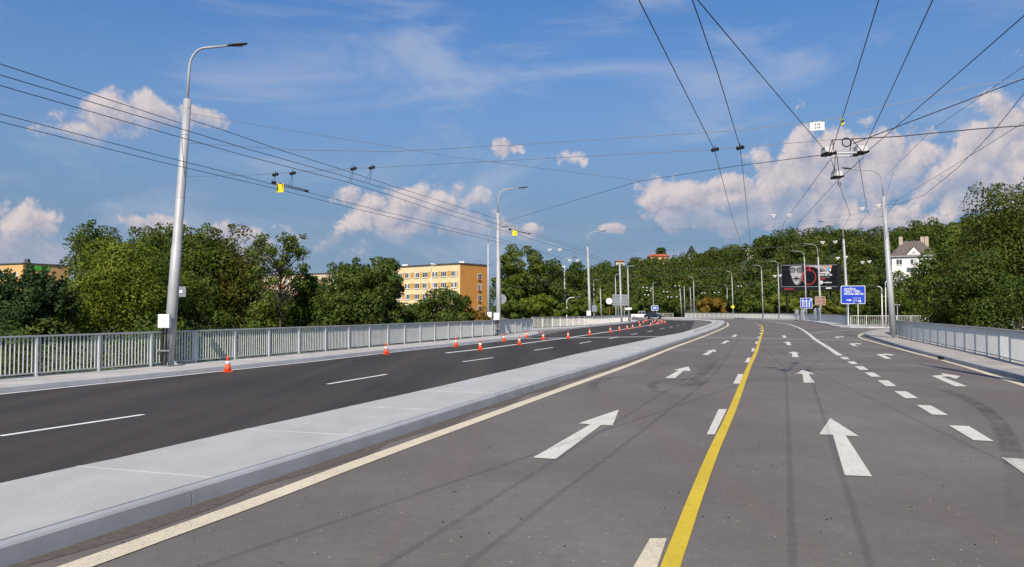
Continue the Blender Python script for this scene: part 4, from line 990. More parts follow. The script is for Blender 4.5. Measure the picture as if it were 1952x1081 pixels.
# ================================================================== billboard
dB = 168.0; c = D(1542, 526, dB); r_, n_ = facing(math.radians(-10)); w, h = 11.4, 4.6
root = thing('billboard', (c.x, c.y, -.4), 'large black billboard with a bearded face in glasses and a red ring', 'billboard')
MB().slab([(-w / 2 - .1, -h / 2 - .1), (w / 2 + .9, -h / 2 - .1), (w / 2 + .9, h / 2 + .3), (-w / 2 - .1, h / 2 + .1)], c - n_ * .4, r_, U, n_, .38).build('box', 'bill_frame', root)
pn = MB().slab([(-w / 2, -h / 2), (w / 2, -h / 2), (w / 2, h / 2), (-w / 2, h / 2)], c, r_, U, n_, .02).build('print_panel', 'bill_black', root)
for a, b in (((-w / 2, h / 2), (w / 2, h / 2)), ((-w / 2, -h / 2), (w / 2, -h / 2)), ((-w / 2, -h / 2), (-w / 2, h / 2))): MB().tube([c + r_ * a[0] + U * a[1] + n_ * .06, c + r_ * b[0] + U * b[1] + n_ * .06], .05, 6).build('frame_edge', 'sign_grey', root)
MB().slab([(-w / 2 - .5, -h / 2 - 1.0), (w / 2 + .6, -h / 2 - .7), (w / 2 + .6, -h / 2 - .05), (-w / 2 - .2, -h / 2 - .15)], c + n_ * .0, r_, U, n_, .5).build('walkway', 'bill_frame', root)
for dx in (-4.5, 0, 4.5): MB().tube([(c + r_ * dx - n_ * .7).xy[:] + (-.5,), (c + r_ * dx - n_ * .7).xy[:] + (c.z,)], .16, 10).build('leg', 'bill_frame', root)
def ell(cx, cy, a, b, n=22, a0=0, a1=2 * math.pi): return [(cx + a * math.cos(a0 + (a1 - a0) * k / n), cy + b * math.sin(a0 + (a1 - a0) * k / n)) for k in range(n + (0 if a1 - a0 > 6.2 else 1))]
def pr(name, poly, mat, lay): return MB().slab(poly, c + n_ * (.022 + .004 * lay), r_, U, n_, .003).build(name, mat, pn)
fx = -2.65
pr('face', [(fx - 1.25, 2.1), (fx - 1.3, 1.2), (fx - 1.1, .2), (fx - .75, -.9), (fx - .3, -1.75), (fx + .25, -2.0), (fx + .8, -1.7), (fx + 1.15, -.8), (fx + 1.3, .3), (fx + 1.35, 1.3), (fx + 1.25, 2.15)], 'print_mid', 0)
pr('cheek', [(fx - 1.05, .65), (fx - .3, .75), (fx - .2, -.3), (fx - .75, -.5)], 'print_light', 1); pr('cheek', [(fx + .35, .7), (fx + 1.2, .6), (fx + .9, -.4), (fx + .35, -.3)], 'print_light', 1)
pr('forehead', [(fx - 1.0, 1.75), (fx - .9, 2.1), (fx + 1.0, 2.12), (fx + 1.1, 1.75), (fx + .1, 1.55)], 'print_light', 1)
pr('nose', [(fx - .12, 1.2), (fx + .18, 1.2), (fx + .38, .1), (fx + .05, -.15), (fx - .28, .1)], 'print_light', 2)
pr('moustache', [(fx - .65, -.55), (fx + .05, -.35), (fx + .75, -.55), (fx + .05, -.72)], 'bill_black', 2); pr('beard', [(fx - .6, -.8), (fx + .7, -.8), (fx + .55, -1.5), (fx + .1, -1.85), (fx - .3, -1.5)], 'print_light', 2); pr('mouth', ell(fx + .05, -.9, .38, .09), 'bill_black', 3)
for s_ in (-1, 1):
    ex = fx + .03 + s_ * .68
    mbx = MB(); o_ = ell(ex, 1.2, .60, .46); i_ = ell(ex, 1.2, .50, .37)
    for k in range(22): mbx.slab([o_[k], o_[(k + 1) % 22], i_[(k + 1) % 22], i_[k]], c + n_ * .036, r_, U, n_, .003)
    mbx.build('glasses_rim', 'bill_black', pn); pr('eye', ell(ex, 1.15, .26, .11), 'print_light', 3); pr('pupil', ell(ex, 1.16, .09, .1), 'bill_black', 4)
    pr('brow', [(ex - .55, 1.68), (ex + .5, 1.72), (ex + .45, 1.84), (ex - .45, 1.80)], 'bill_black', 3)
mbx = MB(); o_ = ell(.0, -.25, 1.45, 1.62, 40); i_ = ell(.0, -.25, 1.30, 1.47, 40)
for k in range(40): mbx.slab([o_[k], o_[(k + 1) % 40], i_[(k + 1) % 40], i_[k]], c + n_ * .04, r_, U, n_, .003)
mbx.build('red_ring', 'print_red', pn)
pr('red_fork', [(-1.0, 1.95), (.7, 2.0), (.7, 1.85), (.2, 1.82), (.28, .9), (.1, .9), (.0, 1.8), (-1.0, 1.8)], 'print_red', 5); pr('red_fork', [(-1.2, .9), (-1.05, .9), (-1.3, -1.1), (-1.45, -1.1)], 'print_red', 6)
pr('grey_drape', [(-.9, 2.2), (2.6, 2.25), (3.6, 1.6), (4.3, .5), (3.5, .3), (2.6, 1.2), (1.0, 1.9)], 'print_light', 1); pr('grey_fold', [(1.6, 2.0), (3.0, 1.5), (3.9, .6), (3.4, .55), (2.5, 1.35)], 'print_mid', 2)
pr('patch', [(2.9, 2.2), (3.6, 2.25), (3.5, 1.6), (3.1, 1.5)], 'print_orange', 3); pr('patch', [(3.5, 2.2), (4.2, 2.2), (4.3, 1.4), (3.6, 1.3)], 'print_blue', 4); pr('patch', [(4.1, 2.25), (4.7, 2.2), (4.6, 1.6), (4.2, 1.7)], 'print_orange', 5); pr('patch', [(4.0, 1.3), (4.5, 1.5), (4.4, .9)], 'sign_white', 6)
text(root, 'Najednou', c + r_ * 2.05 + U * .55, r_, U, n_, .52, 'sign_white', off=.05, bold=.012); text(root, 'jsme my, lidi', c + r_ * 2.05 + U * .05, r_, U, n_, .52, 'sign_white', off=.05, bold=.012)
MB().slab([(2.1, -.32), (4.2, -.32), (4.2, -.26), (2.1, -.26)], c + n_ * .045, r_, U, n_, .003).build('print_line', 'print_light', root); MB().slab([(2.1, -.75), (3.3, -.75), (3.3, -.55), (2.1, -.55)], c + n_ * .045, r_, U, n_, .003).build('red_print', 'print_red', root)
lg = MB().slab(ell(2.5, -1.4, .36, .36), c + n_ * .04, r_, U, n_, .004).build('logo_disc', 'sign_white', root); MB().slab(ell(2.46, -1.46, .16, .18, 14) [:11] + [(2.62, -1.12)], c + n_ * .045, r_, U, n_, .004).build('logo_mark', 'print_red', lg)
text(root, 'vodafone', c + r_ * 3.0 + U * -1.53, r_, U, n_, .42, 'sign_white', off=.05, bold=.01)
text(root, 'bigmedia', c + r_ * -5.2 + U * (-h / 2 - .62), r_, U, n_, .55, 'print_red', off=.53, bold=.012)
MB().slab([(3.3, -h / 2 - .45), (4.4, -h / 2 - .45), (4.4, -h / 2 - .22), (3.3, -h / 2 - .22)], c + n_ * .5, r_, U, n_, .02).build('small_plate', 'sign_white', root)

# ================================================================== traffic cones
def cone_proto():
    root = thing('traffic_cone', (0, 0, 0), '', 'traffic cone', 'orange traffic cones along the left carriageway')
    MB().prism(rrect(.30, .30, .05), .0, .022).build('base', 'cone_orange', root)
    def rz(z): return .115 - .088 * (z - .022) / .5
    for nm, z0, z1, m_ in (('lower_cone', .022, .235, 'cone_orange'), ('white_band', .235, .345, 'cone_white'), ('tip', .345, .50, 'cone_orange')):
        e = .002 if nm == 'white_band' else 0
        MB().lathe((0, 0, 0), [(rz(z0) + e, z0), (rz(z1) + e, z1)] + ([(rz(z1) * .6, z1 + .012)] if nm == 'tip' else []), 16).build(nm, m_, root, smooth=True)
    return root
CONES = [(434, 709, 'orange cone nearest the camera, alone below the near mast'), (736, 675.5, 'orange cone beside the drain slots in the left kerb'), (869, 661, 'orange cone on the kerb-side line, first before the second mast'), (915.5, 667.3, 'orange cone on the second white line, nearest of that row'),
         (960.5, 651, 'orange cone at the foot of the second mast'), (990, 657.5, 'orange cone on the second white line, second of that row'), (1003.5, 644.3, 'orange cone at the end of the kerb-side line by the railing corner'), (1035.5, 648, 'orange cone on the second white line, third of that row'),
         (1083, 645.5, 'orange cone on the second white line, fourth, at the side-street mouth'), (1124, 639, 'orange cone in front of the mast behind the pale railing'), (1163.5, 633.8, 'orange cone on the second white line, sixth of that row'), (1180.6, 631, 'orange cone on the second white line, seventh of that row'),
         (1195.6, 628.6, 'orange cone on the second white line, eighth of that row'), (1206, 626.6, 'orange cone on the second white line, ninth of that row'), (1220, 624.2, 'orange cone on the second white line, tenth of that row'), (1240.3, 622.0, 'orange cone on the second white line, eleventh of that row'),
         (1218.3, 617, 'small far cone nearest the end of the pale railing'), (1226, 617.3, 'small far cone second from the end of the pale railing'), (1229.5, 613.6, 'small far cone in front of the white pickup, left of two'), (1233, 613.2, 'small far cone in front of the white pickup, right of two')] + \
        [(x, y, 'small far cone in the tight cluster where the white line bends left') for x, y in ((1244.3, 616.8), (1253.3, 619.2), (1256, 615), (1262.9, 616.2), (1267.6, 616.8), (1248.5, 614.4), (1260, 614.2))]
proto = cone_proto()
for k, (x, y, lab) in enumerate(CONES):
    o = proto
    if k:
        o = proto.copy(); COL.objects.link(o)
        for ch in list(proto.children): cc = ch.copy(); COL.objects.link(cc); cc.parent = o
    g = G(x, y, .010 if k else .010); o.location = (g.x, g.y, .013); o.rotation_euler = (0, 0, rs.uniform(0, 1.5)); o['label'] = lab

# ================================================================== parked vehicles
def car(c, yaw, L, prof, cab, mat, label, name, wd=1.75, wheels=(.18, .8)):
    """prof: side outline; cab: side outline of the glass house"""
    root = thing(name, c, label, 'car'); R = Matrix.Rotation(yaw, 3, 'Z'); c = Vector(c)
    def ext(poly, w0, mt, nm, par, w1=None):
        w1 = w1 or w0; k = len(poly); zmax = max(p[1] for p in poly); zmin = min(p[1] for p in poly)
        f = lambda z: w0 + (w1 - w0) * (z - zmin) / max(.01, zmax - zmin)
        v_ = [c + R @ Vector((p[0], s_ * f(p[1]) / 2, p[1])) for s_ in (-1, 1) for p in poly]
        return MB().add(v_, [tuple(range(k)), tuple(range(2 * k - 1, k - 1, -1))] + [(i, k + i, k + (i + 1) % k, (i + 1) % k) for i in range(k)]).build(nm, mt, par)
    ext(prof, wd, mat, 'body', root); g_ = ext(cab, wd * .985, 'car_glass', 'windows', root, wd * .82)
    top = max(p[1] for p in cab); xs_ = [p[0] for p in cab if p[1] > top - .1]
    MB().box(c + R @ Vector(((min(xs_) + max(xs_)) / 2, 0, top + .02)), max(xs_) - min(xs_) + .1, wd * .84, .05, R).build('roof', mat, root)
    for xx in [p[0] for p in cab if p[1] > top - .1] + [(min(xs_) + max(xs_)) / 2]:
        for s_ in (-1, 1): MB().tube([c + R @ Vector((xx, s_ * wd * .42, top)), c + R @ Vector((xx * 1.02, s_ * wd * .495, min(p[1] for p in cab)))], .04, 5).build('pillar', mat, root)
    for fx_ in wheels:
        for s_ in (-1, 1):
            q = c + R @ Vector((-L / 2 + L * fx_, s_ * (wd / 2 - .09), .31)); ax = R @ Vector((0, 1, 0))
            ty = MB().tube([q - ax * .1, q + ax * .1], .31, 16).build('wheel', 'tyre', root); MB().tube([q - ax * .105, q + ax * .105], .19, 12).build('rim', 'galv', ty)
    for s_ in (-1, 1):
        MB().box(c + R @ Vector((L / 2 - .03, s_ * wd * .36, .68)), .08, .32, .16, R).build('headlight', 'headlight', root); MB().box(c + R @ Vector((-L / 2 + .02, s_ * wd * .4, .75)), .06, .22, .2, R).build('tail_light', 'tail_red', root)
    MB().box(c + R @ Vector((L / 2 + .01, 0, .42)), .06, wd * .9, .16, R).build('bumper', 'black', root)
    return root
g = D(1221, 600, 196); car((g.x, g.y, .01), math.radians(-8), 5.0, [(-2.5, .35), (2.5, .35), (2.55, .75), (2.45, .95), (1.55, 1.05), (.9, 1.05), (-2.5, 1.05)], [(-.55, 1.05), (1.55, 1.05), (1.05, 1.72), (-.45, 1.75)], 'car_white', 'white pickup at the far junction left of the dark car', 'pickup_truck')
g = D(1246, 601, 188); car((g.x, g.y, .01), math.radians(-25), 4.3, [(-2.1, .3), (2.1, .3), (2.15, .62), (1.95, .84), (1.05, .95), (-1.9, 1.0), (-2.1, .9)], [(-1.7, .97), (1.1, .95), (.45, 1.42), (-1.2, 1.45)], 'car_dark', 'dark blue car parked right of the white pickup', 'parked_car')

# ================================================================== buildings
def window(par, O, r, n_, w, h, style=0, sill=True):
    """window in a wall: O = middle of the opening on the wall face, set in a shallow reveal"""
    f = MB().slab([(-w / 2, -h / 2), (w / 2, -h / 2), (w / 2, h / 2), (-w / 2, h / 2)], O - n_ * .05, r, U, n_, .085).build('window', 'frame_white', par)
    k = 3 if w > 1.7 else 2; pw = (w - .12 * (k + 1)) / k
    for i in range(k):
        x = -w / 2 + .12 + pw / 2 + i * (pw + .12)
        m_ = 'curtain' if (style + i * 3) % 5 == 0 else 'pane'
        MB().slab([(x - pw / 2, -h / 2 + .12), (x + pw / 2, -h / 2 + .12), (x + pw / 2, h / 2 - .12), (x - pw / 2, h / 2 - .12)], O + n_ * .036, r, U, n_, .006).build('pane', m_, f)
    if sill: MB().slab([(-w / 2 - .05, -h / 2 - .07), (w / 2 + .05, -h / 2 - .07), (w / 2 + .05, -h / 2), (-w / 2 - .05, -h / 2)], O, r, U, n_, .16).build('sill', 'frame_white', f)
    return f
def block(corner, a, La, b, Lb, z0, z1, label, matA, matB, name='apartment_block'):
    """corner nearest the camera; a, b = directions of the two faces seen"""
    a, b = Vector((*a, 0)).normalized(), Vector((*b, 0)).normalized(); C = Vector((corner[0], corner[1], 0))
    root = thing(name, (C.x, C.y, z0), label, 'building')
    na = Vector((a.y, -a.x, 0)); na = na if na.dot(b) < 0 else -na
    nb = Vector((b.y, -b.x, 0)); nb = nb if nb.dot(a) < 0 else -nb
    MB().prism([tuple(p.xy) for p in (C - nb * .0 + a * .02 - na * .0, C + a * La, C + a * La + b * Lb, C + b * Lb, )], z0, z1).build('wall', matA, root)
    MB().slab([(0, z0), (Lb, z0), (Lb, z1 - .002), (0, z1 - .002)], C + nb * .0, b, U, nb, .06).build('end_wall', matB, root)
    ov = .25; P = [C - a * ov - b * ov, C + a * (La + ov) - b * ov, C + a * (La + ov) + b * (Lb + ov), C - a * ov + b * (Lb + ov)]
    MB().prism([tuple(p.xy) for p in P], z1, z1 + .28).build('roof', 'roof_dark', root)
    return root, C, a, b, na, nb
# orange and yellow apartment block
cc = D(877, 503, 195); zt = cc.z
root, C, a, b, na, nb = block((cc.x, 195), (-.75, .66), 44, (.60, .80), 11.5, -3.2, zt, 'yellow apartment block with orange end wall behind the left trees', 'cream_wall', 'orange_wall')
for fl in range(5):
    zc = zt - 2.35 - 2.8 * fl
    MB().slab([(.6, -.72), (43.4, -.72), (43.4, .72), (.6, .72)], C + U * zc, a, U, na, .03).build('window_band', 'panel_ochre', root)
    for k in range(12):
        x = 2.1 + k * 3.45 + (.25 if k % 2 else 0)
        window(root, C + a * x + U * zc + na * .035, a, na, 2.1, 1.42, k + fl * 2)
for fl in range(4):
    zc = zt - 2.9 - 2.75 * fl; O = C + b * 7.6 + U * zc + nb * .065
    window(root, O, b, nb, 1.5, 1.6, fl + 1); MB().slab([(-.75, -.95), (.1, -.95), (.1, -.62), (-.75, -.62)], O, b, U, nb, .35).build('flower_box', 'redbrown', root)
for x, y, s_ in ((4, 5, .9), (14, 4, .7), (27, 6, 1.1), (10, 9, .8)):
    q = C + a * x + b * y; MB().box((q.x, q.y, zt + .28 + s_ * .4), s_ * 1.4, s_, s_ * .8).build('roof_vent', 'frame_white', root)
q = C + a * 33 + b * 4; q = D(781, 500, q.y); zt_ = D(781, 462, q.y).z
MB().tube([(q.x, q.y, zt + .2), (q.x, q.y, zt_)], [.09, .03], 6).build('antenna', 'galv_dark', root)
for k in range(4): MB().box((q.x, q.y, zt + 2.0 + k * .7), .9 - .12 * k, .05, .05).build('antenna_rod', 'galv_dark', root)
q = C + b * 8; MB().tube([(q.x, q.y, zt + .2), (q.x, q.y, zt + 2.2)], .035, 6).build('antenna', 'galv_dark', root)
# cream block with red-brown balconies further left
cc = D(652, 521, 232)
root, C, a, b, na, nb = block((cc.x, 232), (-.86, .5), 52, (.5, .86), 11, -3.2, cc.z, 'cream block with red-brown balcony panels half hidden behind the sparse tree', 'beige_wall', 'beige_wall')
for fl in range(4):
    zc = cc.z - 2.3 - 2.8 * fl
    for k in range(12):
        x = 2.4 + k * 4.1
        window(root, C + a * x + U * zc + na * .01, a, na, 1.9, 1.4, k + fl)
        if k % 2: MB().slab([(-1.5, -1.5), (1.5, -1.5), (1.5, -.55), (-1.5, -.55)], C + a * (x + 1.6) + U * zc, a, U, na, .9).build('balcony', 'redbrown', root)
# peach block with green trim at the far left
cc = D(44, 503, 190)
root, C, a, b, na, nb = block((cc.x, 190), (-.9, .42), 40, (.42, .9), 12, -3.2, cc.z, 'peach tower block with green roof trim at the left frame edge', 'peach_wall', 'peach_wall')
MB().slab([(1.8, cc.z - 1.4), (6.5, cc.z - 1.4), (6.5, cc.z - .35), (1.8, cc.z - .35)], C, b, U, nb, .18).build('green_trim', 'green_trim', root); MB().slab([(-.1, cc.z - 1.6), (.6, cc.z - 1.6), (.6, cc.z - .4), (-.1, cc.z - .4)], C, b, U, nb, .2).build('trim_end', 'peach_wall', root)
for fl in range(4):
    for k in range(8): window(root, C + a * (3 + k * 4.6) + U * (cc.z - 2.6 - 2.8 * fl) + na * .01, a, na, 1.9, 1.4, k + fl)
for x in (3, 16): q = C + a * x + b * 3; MB().box((q.x, q.y, cc.z + .8), .9, .9, 1.2).build('roof_vent', 'roof_dark', root)
# white house on the slope at the right
cc = D(1700, 489, 205); ze = cc.z; rH, nH = facing(math.radians(-20)); Wd, Dp = 10.4, 10.0; zb = ze - 9.5
root = thing('white_house', (cc.x, cc.y, zb), 'white three-storey house with grey hipped roof among the trees on the right', 'building')
def hp(x, y, z): q = Vector((cc.x, cc.y, 0)) + rH * x - nH * y; return Vector((q.x, q.y, z))
MB().add([hp(0, 0, zb), hp(Wd, 0, zb), hp(Wd, Dp, zb), hp(0, Dp, zb), hp(0, 0, ze), hp(Wd, 0, ze), hp(Wd, Dp, ze), hp(0, Dp, ze)], [(0, 1, 5, 4), (1, 2, 6, 5), (2, 3, 7, 6), (3, 0, 4, 7), (4, 5, 6, 7), (3, 2, 1, 0)]).build('wall', 'house_white', root)
rz_ = ze + 4.3; o_ = .55
rf = MB().add([hp(-o_, -o_, ze + .02), hp(Wd + o_, -o_, ze + .02), hp(Wd + o_, Dp + o_, ze + .02), hp(-o_, Dp + o_, ze + .02), hp(3.4, Dp / 2, rz_), hp(Wd - 3.0, Dp / 2, rz_)], [(0, 1, 5, 4), (1, 2, 5), (2, 3, 4, 5), (3, 0, 4), (3, 2, 1, 0)]).build('roof', 'roof_grey', root)
MB().add([hp(-o_, -o_ - .02, ze - .14), hp(Wd + o_, -o_ - .02, ze - .14), hp(Wd + o_, -o_ - .02, ze + .08), hp(-o_, -o_ - .02, ze + .08)], [(0, 1, 2, 3)]).build('gutter', 'galv', rf)
MB().add([hp(3.4, -.1, ze + .3), hp(6.9, -.1, ze + .3), hp(5.15, -.1, ze + 2.3), hp(3.4, 2.6, ze + .3), hp(6.9, 2.6, ze + .3), hp(5.15, 3.4, ze + 2.3)], [(0, 1, 2), (4, 3, 5), (0, 2, 5, 3), (1, 4, 5, 2), (0, 3, 4, 1)]).build('gable_dormer', 'house_white', root)
MB().add([hp(3.1, -.2, ze + .2), hp(5.15, -.2, ze + 2.5), hp(5.15, 3.4, ze + 2.5), hp(3.1, 2.6, ze + .2)], [(0, 1, 2, 3)]).build('dormer_roof', 'roof_grey', root); MB().add([hp(7.2, -.2, ze + .2), hp(5.15, -.2, ze + 2.5), hp(5.15, 3.4, ze + 2.5), hp(7.2, 2.6, ze + .2)], [(3, 2, 1, 0)]).build('dormer_roof', 'roof_grey', root)
window(root, hp(5.15, -.12, ze + .95), rH, nH, .9, .55, 1, False)
for fl in range(3):
    for k, x in enumerate((1.7, 5.1, 8.4)): window(root, hp(x, -.01, ze - 1.5 - 3.0 * fl), rH, nH, 1.5 if k != 1 else 1.7, 1.6, k + fl + 1)
MB().box(hp(5.3, -.6, ze - 3.0), 3.4, 1.2, .2, axes(rH.xy)).build('balcony', 'house_white', root)
for k in range(9): MB().box(hp(3.7 + k * .4, -1.15, ze - 2.45), .08, .06, .9, axes(rH.xy)).build('balcony_baluster', 'galv', root)
MB().box(hp(5.3, -1.15, ze - 1.98), 3.4, .08, .08, axes(rH.xy)).build('balcony_rail', 'galv', root)
for x, y in ((2.6, 4.2), (7.9, 5.8), (8.9, 5.6)): MB().box(hp(x, y, rz_ - .2), .9, .9, 2.6, axes(rH.xy)).build('chimney', 'chimney', root)
# long pale building on the hilltop
def small_house(px0, px1, ytop, ybot, dep, wall, roof, label, pitch=True, name='hill_house'):
    p0, p1 = D(px0, ybot, dep), D(px1, ybot, dep); zt_ = D(px0, ytop, dep).z; zb_ = p0.z - 6; root = thing(name, (p0.x, dep, zb_), label, 'building')
    dpt = min(9, (p1.x - p0.x)); hw = zt_ - p0.z; ev = p0.z + (hw * .35 if pitch else hw * .8)
    MB().prism([(p0.x, dep), (p1.x, dep), (p1.x, dep + dpt), (p0.x, dep + dpt)], zb_, ev).build('wall', wall, root)
    if pitch: MB().add([(p0.x - .5, dep - .5, ev), (p1.x + .5, dep - .5, ev), (p1.x + .5, dep + dpt + .5, ev), (p0.x - .5, dep + dpt + .5, ev), (p0.x + .6, dep + dpt / 2, zt_), (p1.x - .6, dep + dpt / 2, zt_)], [(0, 1, 5, 4), (1, 2, 5), (2, 3, 4, 5), (3, 0, 4), (3, 2, 1, 0)]).build('roof', roof, root)
    else: MB().prism([(p0.x - .6, dep - .6), (p1.x + .6, dep - .6), (p1.x + .6, dep + dpt), (p0.x - .6, dep + dpt)], ev + .002, zt_).build('roof', roof, root)
    n = max(2, int((p1.x - p0.x) / 3.2))
    for k in range(n): window(root, Vector((p0.x + (k + .5) * (p1.x - p0.x) / n, dep - .01, ev - 1.3)), Vector((1, 0, 0)), Vector((0, -1, 0)), 1.3, 1.2, k, False)
small_house(1608, 1688, 448.5, 453.5, 352, 'house_white', 'galv', 'long pale flat-roofed building along the hilltop left of the right mast', False)
small_house(1240, 1276, 483, 492, 352, 'peach_wall', 'roof_red', 'red-roofed house on the ridge left of centre')
small_house(1204, 1222, 489.5, 495, 356, 'beige_wall', 'roof_dark', 'dark-roofed house on the ridge left of the red-roofed one')
small_house(1174, 1190, 496, 500, 358, 'beige_wall', 'redbrown', 'pale brown-roofed house on the ridge, leftmost of the ridge houses')
small_house(1313, 1327, 480, 485, 354, 'house_white', 'roof_dark', 'small pale house on the ridge right of the red-roofed house')
small_house(1412, 1436, 469.5, 474, 360, 'house_white', 'galv', 'low white building on the ridge under the central wires', False)

# ================================================================== trees
SN = []
def leaves(rng, cen, rad, wts, n, size, flat=.85, up=.25, fill=.35):
    """n leaf quads spread over lobes; returns vertices and a tint per face"""
    cen, rad = np.asarray(cen, float), np.asarray(rad, float); p = np.asarray(wts, float); p /= p.sum()
    li = rng.choice(len(cen), n, p=p)
    d = rng.normal(size=(n, 3)); d[:, 2] += up; d /= np.linalg.norm(d, axis=1)[:, None]
    rr_ = np.where(rng.random(n) < fill, rng.random(n) ** .5, .86 + .22 * rng.random(n))
    pos = cen[li] + d * (rad[li] * rr_)[:, None] * np.array([1, 1, flat])
    nrm = d * .75 + rng.normal(size=(n, 3)) * .55; nrm /= np.linalg.norm(nrm, axis=1)[:, None]
    t_ = np.cross(nrm, rng.normal(size=(n, 3))); t_ /= np.linalg.norm(t_, axis=1)[:, None] + 1e-9
    b_ = np.cross(nrm, t_)
    s_ = size * (.6 + .8 * rng.random(n)); w_ = s_ * (.45 + .25 * rng.random(n))
    q = np.stack([pos - t_ * s_[:, None] / 2, pos + b_ * w_[:, None] / 2 - t_ * (s_ * .05)[:, None], pos + t_ * s_[:, None] / 2, pos - b_ * w_[:, None] / 2 - t_ * (s_ * .05)[:, None]], 1)
    lt = rng.random(len(cen)); tint = np.clip(.5 + (lt[li] - .5) * .55 + rng.normal(size=n) * .20, 0, 1)
    fl_ = (np.cross(q[:, 1] - q[:, 0], q[:, 2] - q[:, 0]) * d).sum(1) < 0
    q[fl_] = q[fl_][:, ::-1]; nrm[(nrm * d).sum(1) < 0] *= -1
    sn = d * .62 + nrm * .38; SN.append(sn / np.linalg.norm(sn, axis=1)[:, None])      # leaves shade with their clump
    return q.reshape(-1, 3), tint
def quad_mesh(name, v, tint, mat):
    n = len(v) // 4; me = bpy.data.meshes.new(name)
    me.vertices.add(4 * n); me.vertices.foreach_set('co', v.astype(np.float32).ravel())
    me.loops.add(4 * n); me.loops.foreach_set('vertex_index', np.arange(4 * n, dtype=np.int32))
    me.polygons.add(n); me.polygons.foreach_set('loop_start', np.arange(0, 4 * n, 4, dtype=np.int32)); me.polygons.foreach_set('loop_total', np.full(n, 4, np.int32))
    at = me.attributes.new('tint', 'FLOAT', 'FACE'); at.data.foreach_set('value', tint.astype(np.float32))
    me.update(); me.materials.append(MATS[mat])
    me.polygons.foreach_set('use_smooth', np.ones(n, bool)); me.normals_split_custom_set_from_vertices(np.repeat(SN.pop(), 4, 0).astype(np.float32).tolist()); return me
def lobes_in(rng, n, cx, cz, hw, hh, rmin, rmax, skew=0.0):
    cen, rad = [], []
    for k in range(n):
        d = rng.normal(size=3); d /= np.linalg.norm(d); f = .35 + .5 * rng.random()
        r = rng.uniform(rmin, rmax) * min(hw, hh)
        cen.append((cx + d[0] * (hw - r * .7) * f * 1.35, d[1] * (hw - r * .7) * f * 1.1, cz + d[2] * (hh - r * .7) * f * 1.35 + skew * d[0])); rad.append(r)
    return cen, rad
